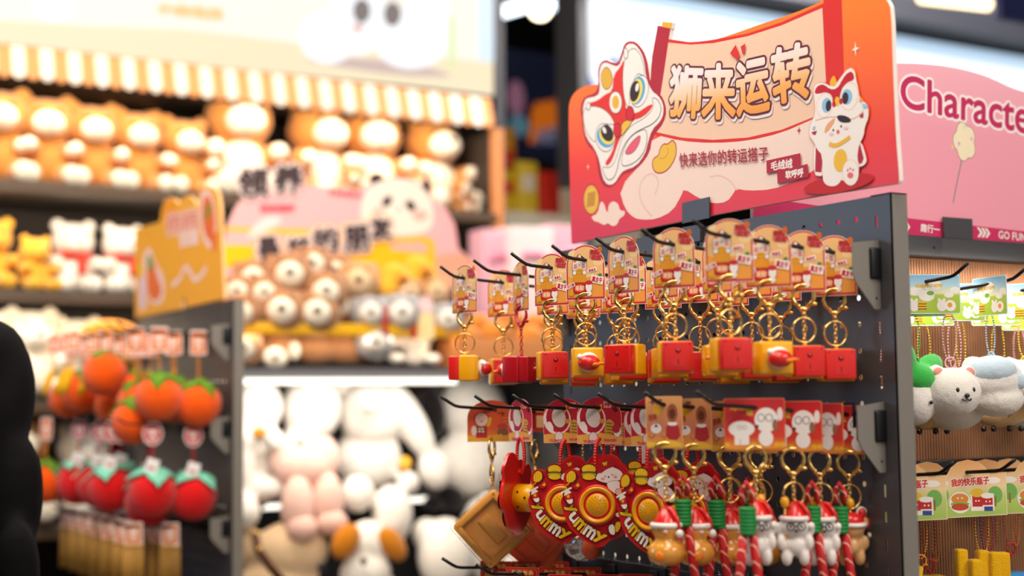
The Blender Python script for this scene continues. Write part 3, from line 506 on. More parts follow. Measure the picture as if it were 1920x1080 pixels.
a.text('趣行一', [(394.7,315.6),(443.9,314.4),(443.1,299.7),(394,301)], W_, .4)
for P in ([(541.1,317.3),(547.6,317.2),(557.8,307.7),(548.7,298.8),(542.3,298.9),(550.6,307.8)], [(552.6,316.9),(559.1,316.8),(567.2,307.7),(558.8,298.8),(553,299),(560.7,307.9)], [(562.7,316.5),(569.2,316.3),(577.4,307.3),(568.9,298.8),(563.1,299),(570.9,307.9)], [(354.4,316.2),(360.4,316),(368.1,308.3),(360.3,299.7),(355,299.9),(362.1,308.4)]): a.poly(P, W_)
a.text('GO FUN', [(600.4,314),(676.2,311.9),(675.4,297.6),(599.6,299.4)], W_, .4)
lab(a.mb.build('printed_artwork', psign, PG), 'pink print with magenta Character lettering and a lollipop')
b = MB(); b.prism(scl([(446,330.2),(521.8,330.6),(521.2,291.9),(446.9,292.1)]), -.004, -.001, metal_grey); b.build('sign_clip', char_rack, (0, 0, H))

# ================================================================ printed header cards (x right, z up, hung at the origin)
def R4(cx, cz, w_, h_, rot=0):
    c, s_ = math.cos(rot), math.sin(rot)
    return [(cx+x*c-z*s_, cz+x*s_+z*c) for x, z in ((-w_/2, h_/2), (w_/2, h_/2), (w_/2, -h_/2), (-w_/2, -h_/2))]
def card_base(P, edge='F6E6DC', t=.0008):
    a = Art(0, .00002); a.mb.prism(scl(P), 0, t, ink(edge)); return a
def arch(w_, zt, zb, n=14):
    r = w_/2; return [(r, zb), (r, zt-r)]+[(r*math.cos(PI*i/n), zt-r+r*math.sin(PI*i/n)) for i in range(1, n)]+[(-r, zt-r), (-r, zb)]
def cat_card():
    o = arch(66, 22, -66); a = card_base(o)
    a.poly(arch(64.5, 21.2, -65.2), ink('C8303A')); a.poly(arch(60, 19, -62), ink('EDBE80'))
    a.poly([(-30, -62), (30, -62), (30, -38), (10, -30), (-12, -34), (-30, -28)], ink('F0A24A'))
    for c in ((-20, 8), (22, -6), (6, -24)): a.poly(circ(c[0], c[1], 9, 6), ink('F4D09C'))
    a.poly([(-20, -2), (-18, 12), (-12, 16), (-8, 12), (-8, 2)], ink('F0B88C'), 1)
    hd = [(-23, -14), (-21, -2), (-14, 4), (-10, 8), (-6, 4), (1, -1), (3, -12), (0, -22), (-20, -22)]
    a.poly(hd, ink('F6E4DC'), 2); a.stroke(hd, .7, BK, True, 2)
    a.poly([(-21, -4), (-14, 4), (-10, 7), (-12, 1), (-17, -7)], ink('E87838'), 1); a.poly([(-8, 5), (-3, 3), (1, -3), (0, -7), (-5, -3)], ink('3A2A34'), 1)
    for x in (-17, -3): a.poly(circ(x, -13, 3.2), ink('F09890')); a.stroke([(x-2.5, -8.6), (x, -9.8), (x+2.5, -8.6)], .6, BK)
    a.poly(circ(-10, -10.5, .9), ink('C83838'))
    a.poly(rect4(-21, -38, 1, -24), ink('E89C30')); a.stroke(rect4(-21, -38, 1, -24), .6, ink('A86018'), True)
    a.poly(circ(-10, -20, 6.5, 4.2), ink('E8A828')); a.stroke([(-14, -18.6), (-10, -20.5), (-6, -18.6)], .6, ink('A86018'))
    for x in (-18.5, -1.5): a.poly(circ(x, -22.5, 3.4, 3.6), ink('FBF2EE')); a.stroke(circ(x, -22.5, 3.4, 3.6), .5, BK, True)
    a.poly(rect4(-21, -56, 1, -39), ink('BC2430')); a.poly(circ(-10, -47, 9, 6), ink('E86A40')); a.text('来财', [(-17, -43), (-3, -43), (-3, -51), (-17, -51)], ink('FBD8B0'), bold=.3)
    a.poly(R4(17, 6, 19, 13, -.1), ink('C88078')); a.text('招财', R4(17, 9, 16, 7, -.1), ink('B03038'), bold=.7); a.text('进宝', R4(19, 1, 16, 7, -.1), ink('C03840'), bold=.7)
    a.poly(circ(25, 13, 4, 5), ink('D06A30'))
    a.poly(R4(12, -19, 15, 6.5, .22), ink('FBF0EC')); a.text('真金主', R4(12, -19, 12, 4.5, .22), ink('C03040'), bold=.3)
    a.poly(R4(20, -35, 21, 12, -.22), ink('FBF4F0')); a.text('真主干', R4(20, -35, 17, 8.5, -.22), ink('C42838'), bold=.5); a.poly(circ(25, -27, 3.4, 2), ink('3C8A58'))
    a.poly(R4(-25, -43, 15, 6.5, .42), ink('FBF0EC')); a.text('打工喵', R4(-25, -43, 12, 4.5, .42), ink('C03040'), bold=.3)
    a.poly(circ(6, -46, 6, 8), ink('F8EEEA')); a.stroke(circ(6, -46, 6, 8), .5, BK, True); a.poly(circ(6, -39, 6, 3.6), ink('C83040')); a.poly(circ(6, -56, 4, 4.5), ink('F8EEEA'))
    a.poly(circ(-24, -56, 4.5, 3.4), ink('D8A820'))
    return a
def pig_card():
    P = [(-44, -62), (-44, -18)]+[(44*math.cos(PI-PI*i/14), -18+31*math.sin(PI*i/14)) for i in range(1, 14)]+[(44, -18), (44, -62)]
    a = card_base(P, 'E8702C'); a.poly([(x*.99, z*.99) for x, z in P], grad('pig_card_print', [(0, '#F0A030'), (.3, '#E4602C'), (1, '#D84A24')], (0, 0, 1), -.062, .012))
    a.poly([(-44, -62), (-44, -50), (-20, -54), (10, -49), (44, -54), (44, -62)], ink('F0B038'))
    a.poly(circ(-18, -22, 15, 14), ink('D83024')); hd = circ(-18, -22, 12, 12.5); a.poly(hd, ink('F2C8BC')); a.stroke(hd, .6, BK, True)
    for x in (-22, -14): a.stroke([(x-2, -21), (x, -20), (x+2, -21)], .5, BK)
    a.poly(circ(-18, -25, 1.6), ink('8A3830')); a.poly(R4(-18, -45, 20, 20), ink('C82838')); a.poly(circ(-32, -42, 5, 9), ink('F0DCD8')); a.poly(R4(-19, -41, 15, 12, -.05), ink('46241C'))
    a.text('发财', R4(-19, -38.5, 12, 4, -.05), ink('E8C8A8'), bold=.2); a.text('暴富', R4(-19, -43.5, 12, 4, -.05), ink('E8C8A8'), bold=.2)
    a.stroke([(-7, -34), (-4, -28), (-2, -18)], 5.5, ink('F0B81C'), sm=1)
    a.text('好运', R4(4, -4, 12, 6, -.15), ink('3A2418'), bold=.5); a.text('一下', R4(17, -12, 12, 7, -.3), ink('3A2418'), bold=.5)
    for z in (-19, -25, -31): a.stroke([(22, z), (38, z)], 1.4, ink('F09060'))
    a.poly(circ(20, -46, 10, 9), ink('8A6048')); a.poly(circ(19, -34, 9, 5), ink('C84838')); a.poly(circ(28, -56, 11, 6), ink('F0A040')); a.poly(circ(16, -52, 5, 3.5), ink('F0B030'))
    return a
def drum_card():
    P = [(-37, -60), (-37, -16)]+[(37*math.cos(PI-PI*i/14), -16+30*math.sin(PI*i/14)) for i in range(1, 14)]+[(37, -16), (37, -60)]
    a = card_base(P, 'F4B8B8'); a.poly([(x*.98, z*.98) for x, z in P], ink('C8283A')); a.poly([(-36, -59), (-36, -46), (0, -42), (36, -48), (36, -59)], ink('F0B050'))
    d = circ(-12, -19, 17, 22, rot=.25); a.poly(circ(-13, -21, 24, 25, rot=.25), ink('F8E4E0')); a.poly(circ(-12, -19, 20, 24, rot=.25), ink('C42034')); a.poly(circ(-10, -18, 12.5, 17, rot=.25), ink('E8D8D0')); a.stroke(circ(-10, -18, 12.5, 17, rot=.25), .8, BK, True)
    a.poly([(-34, -30), (-26, -22), (-18, -36), (-24, -46)], ink('F4E8E4'), 1); a.poly([(-3, -6), (3, 4), (6, 2), (2, -12)], ink('E8A030'), 1)
    a.poly([(8, -46), (10, -24), (18, -20), (26, -28), (26, -44)], ink('D8A848'), 1)
    for i, z in enumerate((-27, -32, -37, -42)): a.stroke([(12, z), (22, z-1)], 1.2, ink('6A3A20'))
    a.poly(circ(5, -24, 5, 3.6), ink('E8A030')); a.text('DIY', R4(27, -6, 9, 6, -1.0), BK, bold=.5); a.poly(R4(14, 2, 12, 10), ink('F0A8A0')); a.text('好听', R4(14, 2, 9, 6, -.2), ink('8A2028'), bold=.3)
    a.poly(circ(-10, -50, 7, 9), ink('F8E0DC')); a.stroke(circ(-10, -50, 7, 9), .6, BK, True); a.text('YUMMY', R4(-14, -56, 26, 4), ink('D8406A'), bold=.3); a.text('SOUND', R4(18, -54, 20, 3.5), ink('D8406A'), bold=.3)
    a.poly(circ(30, -40, 6, 9), ink('F6EEEC')); a.poly(circ(28, -36, 6.5, 7), ink('C83040'))
    return a
def capy_card():
    P = rrect(-27, -64, 27, 10, 3); a = card_base(P, 'F0B878'); a.poly(rrect(-26, -63, 26, 9, 3), grad('capy_card_print', [(0, '#E8A040'), (.35, '#C87860'), (1, '#F0AC6C')], (0, 0, 1), -.06, .01))
    a.poly(circ(12, -14, 8, 13), ink('9A5A3C')); a.poly(circ(12, -15, 4.5, 7), ink('6A3426')); a.poly([(3, -30), (12, -26), (21, -30), (24, -52), (2, -52)], ink('B03038'), 1); a.poly([(4, -27), (20, -27), (18, -32), (6, -32)], ink('F6ECE8'), 1)
    a.poly(circ(-12, -36, 8, 7), ink('E8E0E0')); a.poly([(-15, -34), (-12, -29), (-9, -34)], ink('4A2030')); a.poly(circ(-10, -10, 6, 7), ink('E8B030')); a.text('卡皮', R4(-12, 2, 20, 7, .1), ink('6A3020'), bold=.3); a.text('吉祥', R4(-17, -20, 12, 9, .1), ink('A84838'), bold=.4)
    a.poly([(-25, -62), (-25, -54), (-8, -57), (8, -52), (25, -57), (25, -62)], ink('F0C040'))
    for x in (-18, 0): a.stroke([(x-5, -46), (x, -50), (x+5, -44)], 1.0, ink('8A3A30'))
    return a
def dog_card():
    P = rrect(-42, -60, 42, 10, 3); a = card_base(P, 'E88050'); a.poly(rrect(-41, -59, 41, 9, 3), grad('dog_card_print', [(0, '#F0A030'), (.25, '#D83A28'), (1, '#C8202A')], (0, 0, 1), -.06, .01))
    a.text('年味', R4(-20, -3, 26, 8), ink('F0A030'), bold=.6); a.text('旺', R4(-6, -9, 8, 8), ink('F0C048'), bold=.6)
    a.poly(circ(-18, -25, 18, 11), ink('C42028')); a.poly(circ(-18, -32, 18, 11), ink('F8F0EC')); a.poly(rect4(-28, -54, -8, -40), ink('F8F0EC')); a.stroke(circ(-21, -30, 2.6), .6, BK, True); a.stroke(circ(-14, -30, 2.6), .6, BK, True); a.stroke([(-20, -54), (-20, -46)], .6, BK)
    a.poly(circ(16, -20, 16, 17), ink('F8F0EC')); a.poly(circ(15, -45, 10, 11), ink('F8F0EC')); a.poly(circ(28, -27, 4, 8), ink('9A6A50')); a.poly(circ(35, -12, 4, 9), ink('F4E8E4'))
    for x in (9, 20): a.stroke(circ(x, -17, 4.6, 5.2), .9, BK, True)
    a.stroke([(13.5, -17), (15.5, -17)], .8, BK); a.poly(circ(3, -29, 2.6), ink('6A2A20'))
    for x in (-38, -2, 30, 38): a.poly(circ(x, -54, 4, 3.5), ink('F0B030'))
    return a
def landscape_card():
    P = rrect(-43, -54, 43, 9, 3.5); a = card_base(P, 'CFE6EE'); a.poly(rrect(-41.5, -52.5, 41.5, 7.5, 3), grad('meadow_card_print', [(0, '#A8C838'), (.46, '#B4D048'), (.52, '#F6EEC0'), (.72, '#B8DCEC'), (1, '#7EBCE4')], (0, 0, 1), -.052, .008))
    for c in ((-30, -18, 14, 7), (34, -16, 8, 5), (-2, -8, 15, 9), (-12, -25, 13, 9), (24, -24, 8, 4.5)): a.poly(circ(*c[:2], c[2], c[3]), ink('F6F2EC'))
    a.text('软绵绵小动物', R4(-8, -9, 44, 6, .02), ink('E8C050'), bold=.3); a.poly(circ(-6, -21, 6, 3.5), ink('78B850'))
    for x in (-33, 12): a.poly(circ(x, -41, 8, 9), ink('F4EDE8')); a.poly(circ(x-4, -32, 2.6, 3), ink('F4EDE8')); a.poly(circ(x+4, -32, 2.6, 3), ink('F4EDE8'))
    a.poly(circ(-20, -41, 7.5, 8), ink('F0C038')); 
    for z in (-38, -42, -46): a.stroke([(-27, z), (-13, z)], 1.6, ink('7A4A20'))
    a.poly(circ(26, -41, 9, 9), ink('F8F2EC')); a.poly(circ(25, -40, 4, 4), ink('F0A040'))
    return a
def burger_card():
    P = [(-52, -66), (-54, -10), (-28, -6), (-22, 4), (-12, 12), (2, 15), (16, 12), (26, 4), (32, -6), (54, -4), (54, -62)]
    a = card_base(P, 'F4E0C8'); a.poly([(x*.985, z*.985) for x, z in P], grad('picnic_card_print', [(0, '#A8C858'), (.35, '#C4D878'), (.55, '#F6D8A8'), (1, '#F0A860')], (0, 0, 1), -.066, .015))
    for x in (-36, 38): a.poly(circ(x, -34, 10, 12), ink('7CB85C')); a.stroke([(x, -50), (x, -36)], 2.4, ink('9A6A40'))
    for c in ((-36, -17), (36, -14)): a.poly(circ(c[0], c[1], 10, 4.5), ink('FBF2EC'))
    a.text('我的快乐瓶子', [(-22, -12), (30, -8), (30, -19), (-22, -22)], ink('FBF4EC'), bold=1.5); a.text('我的快乐瓶子', [(-22, -12), (30, -8), (30, -19), (-22, -22)], ink('D84838'), bold=.5)
    a.poly(circ(-11, -44, 15, 15), ink('FBF4EC')); a.poly(circ(-11, -39, 12, 7.5), ink('E89040')); a.poly(circ(-11, -46, 13, 3), ink('88B848')); a.poly(circ(-11, -50, 12, 5), ink('C85030')); a.poly(rect4(4, -56, 36, -32), ink('FBF4EC')); a.poly(rect4(6, -50, 20, -34), ink('C83030')); a.poly(circ(13, -31, 9, 6), ink('F0C038')); a.poly(rect4(20, -48, 34, -38), ink('C83030')); a.poly(rect4(22, -56, 34, -50), ink('3850A0')); a.poly(circ(27, -35, 9, 4), ink('FBF4EC'))
    for x, z in ((-14, -38), (-8, -38), (11, -42), (15, -42), (25, -43), (30, -43)): a.poly(circ(x, z, 1.2), ink('FBF4EC'))
    return a
def small_red_card():
    P = rrect(-30, -40, 30, 9, 3); a = card_base(P, 'E86040'); a.poly(rrect(-29, -39, 29, 8, 3), ink('B81C24')); a.text('年年有余', R4(0, 0, 40, 8), ink('E8C060'), bold=.3); a.stroke(rrect(-26, -36, 26, 5, 3), 1, ink('E0703A'), True)
    a.poly(circ(-14, -18, 8, 8), ink('E89038')); a.poly(rect4(4, -32, 22, -10), ink('F0C890')); return a

# ---------------------------------------------------------------- metal findings (z is 0 at the top of each)
def clasp(m):
    b = MB(); P = []; R = .0155
    for i in range(20):
        t = math.radians(-62+i*(304/19)); P.append((R*math.cos(t), 0, -R+R*math.sin(t)*1.0))
    P = [(.0052, 0, -.0345)]+P[:0:-1][:0]+P+[(-.0052, 0, -.0345)]
    b.tube(P, [.003]+[.0030]*4+[.0024]*12+[.0030]*4+[.003], m, 7)
    b.ell((0, 0, -.0355), (.0062, .0040, .0045), m, seg=10, rings=8); b.tube([(.009, 0, -.030), (.016, 0, -.0275), (.0185, 0, -.029)], [.0022, .0026, .003], m, 7)
    b.lathe([(.0022, -.0430), (.0034, -.0420), (.0034, -.0400), (.0020, -.0390)], m, 10); b.ring((0, 0, -.0455), .0028, .0009, m, 'y', 12, 5); return b
def chain(m, n=5, L=.0075):
    b = MB()
    for i in range(n): b.ring((0, 0, -L*.42-i*L*.82), L*.5, .0011, m, 'y' if i % 2 else 'x', 12, 5, sx=.62)
    return b
def split_ring(m, R=.0175):
    b = MB(); b.ring((0, -.0008, -R), R, .0012, m, 'y', 36, 6); b.ring((0, .0011, -R), R, .0012, m, 'y', 36, 6); return b
def ball_chain(m, L, spread=.011, r=.0016):
    b = MB(); N = 26; pts = []
    for i in range(2*N+1):
        t = i/(2*N)*2-1; z = -L*(1-abs(t)**1.0) if False else None
        a = i/(2*N)*2*PI; pts.append((spread*math.sin(a)*(1 if True else 0), 0, -L/2+L/2*math.cos(a)))
    d = 0; last = None; P = []
    for k in range(len(pts)-1):
        A, B = Vector(pts[k]), Vector(pts[k+1]); P += [A, (A+B)/2]
    q = None
    for p in P:
        if q is None or (p-q).length > r*2.15: b.ell(tuple(p), r, m, seg=6, rings=5); q = p
    return b
_part = {}
def part(key, maker, name, parent, loc=(0, 0, 0), rot=(0, 0, 0), label=None):
    """first use builds the mesh, repeats share it"""
    if key not in _part:
        b = maker(); 
        if isinstance(b, Art): b = b.mb
        if isinstance(b, MB): o = b.build(name, parent, loc, rot); _part[key] = o.data
        else: _part[key] = b; o = link(name, b, parent, loc, rot)
    else: o = link(name, _part[key], parent, loc, rot)
    if label: o['label'] = label
    return o
D = math.radians
def findings(t, z, yaw, m='gold', L=5, ring=True, rz=None):
    mm = gold if m == 'gold' else red_metal
    part(('clasp', m), lambda: clasp(mm), 'lobster_clasp', t, (0, 0, z), (0, 0, yaw))
    part(('chain', m, L), lambda: chain(mm, L), 'link_chain', t, (0, 0, z-.046), (0, 0, yaw+.6))
    if ring: part(('ring', m), lambda: split_ring(mm), 'key_ring', t, (0, 0, z-.047), (0, 0, (yaw+.5) if rz is None else rz))

# ---------------------------------------------------------------- upper row: cat card clickers
def click_box(all_red=False):
    b = MB(); m = pl_darkred if all_red else pl_yellow
    b.box((0, .008, -.024), (.049, .032, .047), m, bev=.0035); b.box((0, .0245, -.024), (.044, .003, .042), m, bev=.001); b.tube([(0, 0, .004), (0, 0, -.002)], .003, m, 8); return b
def click_lid(all_red=False):
    b = MB(); m = pl_darkred if all_red else pl_red
    b.box((0, -.017, -.0235), (.0435, .020, .043), m, bev=.002); b.tube([(0, -.0265, -.015), (0, -.0275, -.015)], .0036, pl_dark, 12); b.ell((0, -.0277, -.015), (.0024, .0006, .0024), pl_red, seg=8, rings=6)
    b.box((0, -.0272, -.031), (.016, .0006, .013), m); b.box((0, -.0276, -.031), (.0012, .0004, .008), pl_dark)
    for x in (-.017, .017): b.ell((x, -.0272, -.006), (.0012, .0005, .0012), pl_dark, seg=6, rings=4)
    return b
def click_knob():
    b = MB(); b.ell((0, .031, -.024), (.0165, .010, .0155), pl_white, seg=20, rings=12); b.ell((0, .036, -.025), (.0175, .013, .0125), pl_red, seg=20, rings=12)
    b.ell((-.008, .044, -.028), (.009, .005, .004), pl_orange, seg=12, rings=8); b.ell((.014, .036, -.016), (.005, .006, .005), pl_white, seg=10, rings=8); b.tube([(-.012, .040, -.026), (-.024, .044, -.027)], [.003, .0018], pl_orange, 8); return b
def clicker(X, hk, cy, by, label, group=None, red=False, ring=None):
    y = TIPY[hk]; t = thing('clicker_keychain', label, 'keychain', (X, y, rodz(0, X)), 0, group)
    part('cat_card', cat_card, 'header_card', t, (0, 0, 0), (0, 0, D(cy)), 'arched cat print card')
    f = 'red' if red else 'gold'; findings(t, -.056, D(cy+12), f, 6 if not red else 9, ring=not red, rz=ring)
    z = -.142 if not red else -.144
    bx = part(('box', red), lambda: click_box(red), 'clicker_box', t, (0, 0, z), (0, 0, D(by)))
    part(('lid', red), lambda: click_lid(red), 'lid', bx, label='deep red lid' if red else 'red lid'); part('knob', click_knob, 'knob', bx, label='red and white figure knob')
    return t
CL = [(1.249, 0, -76, -128, 'cat card clicker nearest the tip of the leftmost upper hook, yellow box with red side', 0),
      (1.330, 0, -60, -20, 'second cat card clicker on the leftmost upper hook, behind the red-sided one', 0),
      (1.294, 1, -97, 25, 'cat card clicker with all red clasp and deep red box', 1),
      (1.278, 2, -62, -22, 'cat card clicker with dark red front in yellow frame, third upper hook from left', 0),
      (1.262, 3, -55, 152, 'cat card clicker showing yellow face with red knob, nearest tip of fourth upper hook', 0),
      (1.345, 3, -62, -15, 'cat card clicker in shade behind the yellow-faced one on the fourth upper hook', 0),
      (1.250, 4, -80, -62, 'cat card clicker turned half sideways, red box, nearest tip of fifth upper hook', 0),
      (1.330, 4, -95, 165, 'cat card clicker edge-on second in line on the fifth upper hook', 0),
      (1.256, 5, -62, -30, 'cat card clicker with square red front, nearest tip of sixth upper hook', 0),
      (1.335, 5, -88, 150, 'cat card clicker second in line on the sixth upper hook', 0),
      (1.262, 6, -45, -22, 'large looking cat card clicker nearest tip of rightmost upper hook', 0),
      (1.332, 6, -56, 160, 'cat card clicker with red knob showing, second on the rightmost upper hook', 0),
      (1.396, 6, -58, -28, 'red boxed cat card clicker, third on the rightmost upper hook', 0),
      (1.456, 6, -58, -30, 'cat card clicker deepest on the rightmost upper hook, beside the grey bracket', 0)]
for X, h, cy, by, lb, rd in CL: clicker(X, h, cy, by, lb, None, bool(rd))
for X, h, cy, by in ((1.36, 1, -62, 150), (1.425, 1, -55, -40), (1.345, 2, -66, -35), (1.41, 2, -58, 150), (1.415, 3, -64, -25), (1.395, 4, -62, -30), (1.455, 4, -60, 155), (1.40, 5, -63, -25), (1.458, 5, -60, -20)):
    clicker(X, h, cy+random.uniform(-6, 6), by, 'shaded cat card clicker at the back, %s on the %s upper hook' % ('last' if X > 1.40 else 'last but one', ['first', 'second', 'third', 'fourth', 'fifth', 'sixth'][h]), 'cat card clickers deep on the upper hooks')

# ---------------------------------------------------------------- middle row
def film_mat():
    m = bpy.data.materials.new('clear_plastic_film'); m.use_nodes = True; nt = m.node_tree; nt.nodes.clear(); N = nt.nodes.new; L_ = nt.links.new
    out = N('ShaderNodeOutputMaterial'); mx = N('ShaderNodeMixShader'); tr = N('ShaderNodeBsdfTransparent'); gl = N('ShaderNodeBsdfGlossy'); fr = N('ShaderNodeFresnel'); bp = N('ShaderNodeBump'); ns = N('ShaderNodeTexNoise'); tc = N('ShaderNodeTexCoord')
    ns.inputs['Scale'].default_value = 38; ns.inputs['Detail'].default_value = 3; bp.inputs['Strength'].default_value = .8; bp.inputs['Distance'].default_value = .01; gl.inputs['Roughness'].default_value = .08; fr.inputs['IOR'].default_value = 1.25; tr.inputs[0].default_value = (1, 1, 1, 1)
    L_(tc.outputs['Object'], ns.inputs['Vector']); L_(ns.outputs['Fac'], bp.inputs['Height']); L_(bp.outputs[0], gl.inputs['Normal']); L_(bp.outputs[0], fr.inputs['Normal']); L_(fr.outputs[0], mx.inputs[0]); L_(tr.outputs[0], mx.inputs[1]); L_(gl.outputs[0], mx.inputs[2]); L_(mx.outputs[0], out.inputs[0]); return m
film = film_mat()
tray_o = mat('orange_plastic_tray', '#FFB04C', rough=.35, coat=.3, noise=.08, nscale=30); tray_r = mat('red_orange_plastic_tray', '#F0683A', rough=.35, coat=.3, noise=.08, nscale=30)
def tray(m):
    b = MB(); h = .047
    for P, y0, y1 in ((rrect(-h, -h, h, h, .010), 0, .006),): b.prism(P, y0, y1, m)
    for s_ in (-1, 1):
        b.box((s_*(h-.007), -.004, 0), (.012, .012, 2*h-.006), m, bev=.003); b.box((0, -.004, s_*(h-.007)), (2*h-.006, .012, .012), m, bev=.003)
    b.box((0, -.001, 0), (.05, .006, .022), m, bev=.003); return b
def film_cover():
    b = MB(); b.box((0, -.012, 0), (.098, .008, .098), film, bev=.004); b.prism([(-.004, .045), (.05, .062), (.052, .045)], -.012, -.010, film); return b
def pack(X, hk, z, yaw, cardkey, cardf, cyaw, label, m, roll_=45, cn='header_card'):
    t = thing('toy_pack', label, 'toy pack', (X, TIPY[hk], rodz(1, X)), 0)
    part(cardkey, cardf, cn, t, rot=(0, 0, D(cyaw))); findings(t, -.056, D(yaw+75), 'gold', 7)
    tr = part(('tray', m.name), lambda: tray(m), 'tray', t, (0, 0, z), (0, D(roll_), D(yaw))); tr.scale = (1.12, 1.12, 1.12); part('film', film_cover, 'film_cover', tr, label='clear crinkled film cover'); return t
pack(1.303, 0, -.218, -34, 'pig_card', pig_card, -33, 'orange square tray in clear film under the orange pig card, leftmost middle hook', tray_o, 48)
pack(1.395, 0, -.236, -40, 'small_red', small_red_card, -60, 'red-orange square tray in film behind the red flower-edged speaker', tray_r, 40)
# yummy speaker
def wavy(cx, cz, rx, rz, n, amp, N=90): return [(cx+(rx+amp*math.cos(n*2*PI*i/N))*math.cos(2*PI*i/N), cz+(rz+amp*math.cos(n*2*PI*i/N))*math.sin(2*PI*i/N)) for i in range(N)]
YO = [(-50, 22), (-58, 38), (-54, 56), (-42, 62), (-30, 56), (-27, 64), (-14, 72), (0, 68), (6, 80), (22, 86), (38, 80), (46, 68), (56, 58), (52, 36), (60, 22), (66, 2), (62, -16), (48, -24), (42, -44), (34, -54), (20, -60), (8, -72), (-10, -67), (-32, -54), (-50, -36), (-58, -14), (-64, 8)]
def yum_art():
    a = Art(-.0062, .00005); Y1, Y2, LR, YG = ink('F2C41C'), ink('F6EEDC'), ink('C81820'), ink('E8A818')
    a.poly([(x*.97, z*.97) for x, z in YO], LR, 2)
    bg = ink('6E0E16')
    # letters along the lower left
    for ch, x, z, r_, m_, s_ in (('y', -45, -7, -1.0, Y1, 16), ('u', -39, -22, -.9, Y2, 14), ('m', -27, -35, -.75, Y1, 17), ('m', -12, -46, -.6, Y2, 17), ('y', 5, -55, -.45, Y1, 17)):
        q = R4(x, z, s_*1.08, s_, r_); a.text(ch, q, bg, bold=2.6); a.text(ch, q, m_, bold=1.1)
    q = R4(46, 22, 18, 20, -1.45); a.text('w', q, bg, bold=2.8); a.text('w', q, Y1, bold=1.3)
    a.poly(circ(50, -2, 15, 16), bg); a.poly(circ(50, -2, 13, 14), Y1)
    # burger
    for c, r1, r2, m_ in (((-12, 56), 15, 14, bg), ((-12, 60), 12, 8, Y1), ((-12, 54), 13, 2.6, ink('9A2A20')), ((-12, 51), 13, 3, ink('8CB838')), ((-12, 47), 11, 5, Y1)): a.poly(circ(c[0], c[1], r1, r2), m_)
    for x, z in ((-16, 62), (-11, 64), (-7, 61)): a.poly(circ(x, z, .8), ink('FBEFC8'))
    # fries
    a.poly([(-52, 52), (-42, 60), (-30, 52), (-26, 34), (-36, 26), (-48, 36)], bg, 1); a.poly([(-50, 36), (-51, 50), (-46, 56), (-40, 58), (-34, 52), (-36, 40)], Y1, 1)
    for x in (-47, -43, -39): a.stroke([(x, 38), (x-.5, 54)], .7, ink('C88A10'))
    a.poly([(-44, 32), (-34, 36), (-28, 48), (-25, 34), (-34, 24)], ink('C01820'), 1); a.text('w', R4(-31, 33, 6, 5, .9), Y1, bold=.4)
    # drink
    a.poly([(-60, 22), (-44, 30), (-36, 6), (-44, -2), (-52, 2)], bg, 1); a.poly([(-57, 20), (-44, 27), (-39, 6), (-44, 1), (-50, 4)], Y2, 1); a.poly([(-55, 15), (-42, 21), (-40, 10), (-52, 8)], LR); a.stroke([(-50, 24), (-52, 33), (-46, 36)], 1.6, Y1); a.text('w', R4(-48, 14, 5, 5, .3), Y1, bold=.3); a.stroke([(-60, 20), (-42, 29)], 3, Y2)
    # puppy with a red cap
    WH = ink('F6E8E4')
    hd = [(-2, 44), (4, 54), (12, 62), (24, 66), (36, 62), (46, 56), (48, 46), (42, 42), (36, 40), (24, 36), (12, 38), (6, 40)]
    a.poly(hd, bg, 2); a.poly([(x*.97+.4, z*.97+1.4) for x, z in hd], WH, 2); bd = [(18, 38), (34, 42), (44, 38), (52, 28), (52, 18), (40, 14), (28, 22), (20, 28)]; a.poly(bd, WH, 1); a.stroke(bd, .6, bg, True, 1)
    a.poly([(0, 56), (4, 68), (16, 78), (30, 78), (38, 70), (30, 64), (18, 60), (8, 52)], ink('B01420'), 2); a.text('w', R4(16, 69, 8, 6, .2), Y1, bold=.4)
    for x, z in ((16, 48), (28, 51)): a.poly(circ(x, z, 1.1), BK)
    a.poly(circ(22, 47, 1.8, 1.3), BK); a.poly(circ(12, 44, 3.2, 2.2), ink('F0A0A0')); a.poly(circ(33, 48, 3.2, 2.2), ink('F0A0A0')); a.poly(circ(38, 22, 5, 6), ink('F0B4B4')); a.stroke(circ(38, 22, 5, 6), .6, bg, True); a.poly(circ(54, 42, 3.2, 6), WH)
    # ice cream tub
    a.poly([(18, -32), (30, -28), (42, -22), (44, -36), (32, -52), (20, -50)], bg, 1); a.poly([(20, -34), (30, -31), (32, -50), (22, -48)], Y2, 1); a.poly([(31, -30), (40, -26), (42, -36), (33, -48)], Y1, 1); a.poly(circ(38, -16, 5, 4), Y2); a.poly(circ(42, -11, 3.4, 4), Y2)
    return a
def yum_plate():
    b = MB(); m = pl_red
    b.prism(scl(smooth(YO, 2)), -.006, 0, m); return b
def yum_dome():
    b = MB(); T = Matrix.Rotation(PI/2, 4, 'X')
    b.lathe([(.0345, 0), (.0345, .006), (.033, .008), (.031, .008)], pl_red, 40, M=T)
    b.lathe([(.0310, .0), (.0310, .009), (.0295, .011), (.027, .0108), (.0235, .0078), (.0205, .0068), (.0195, .008), (.0185, .0096), (.0005, .0102)], pl_yellow, 40, M=T)
    for k, n in ((.005, 6), (.0095, 11), (.014, 16)):
        for i in range(n): t = 2*PI*i/n+k*100; b.tube([(k*math.cos(t), -.0100, k*math.sin(t)), (k*math.cos(t), -.0108, k*math.sin(t))], .0007, mat('brown_speaker_hole', '#A86A08', rough=.6, noise=.05), 6)
    return b
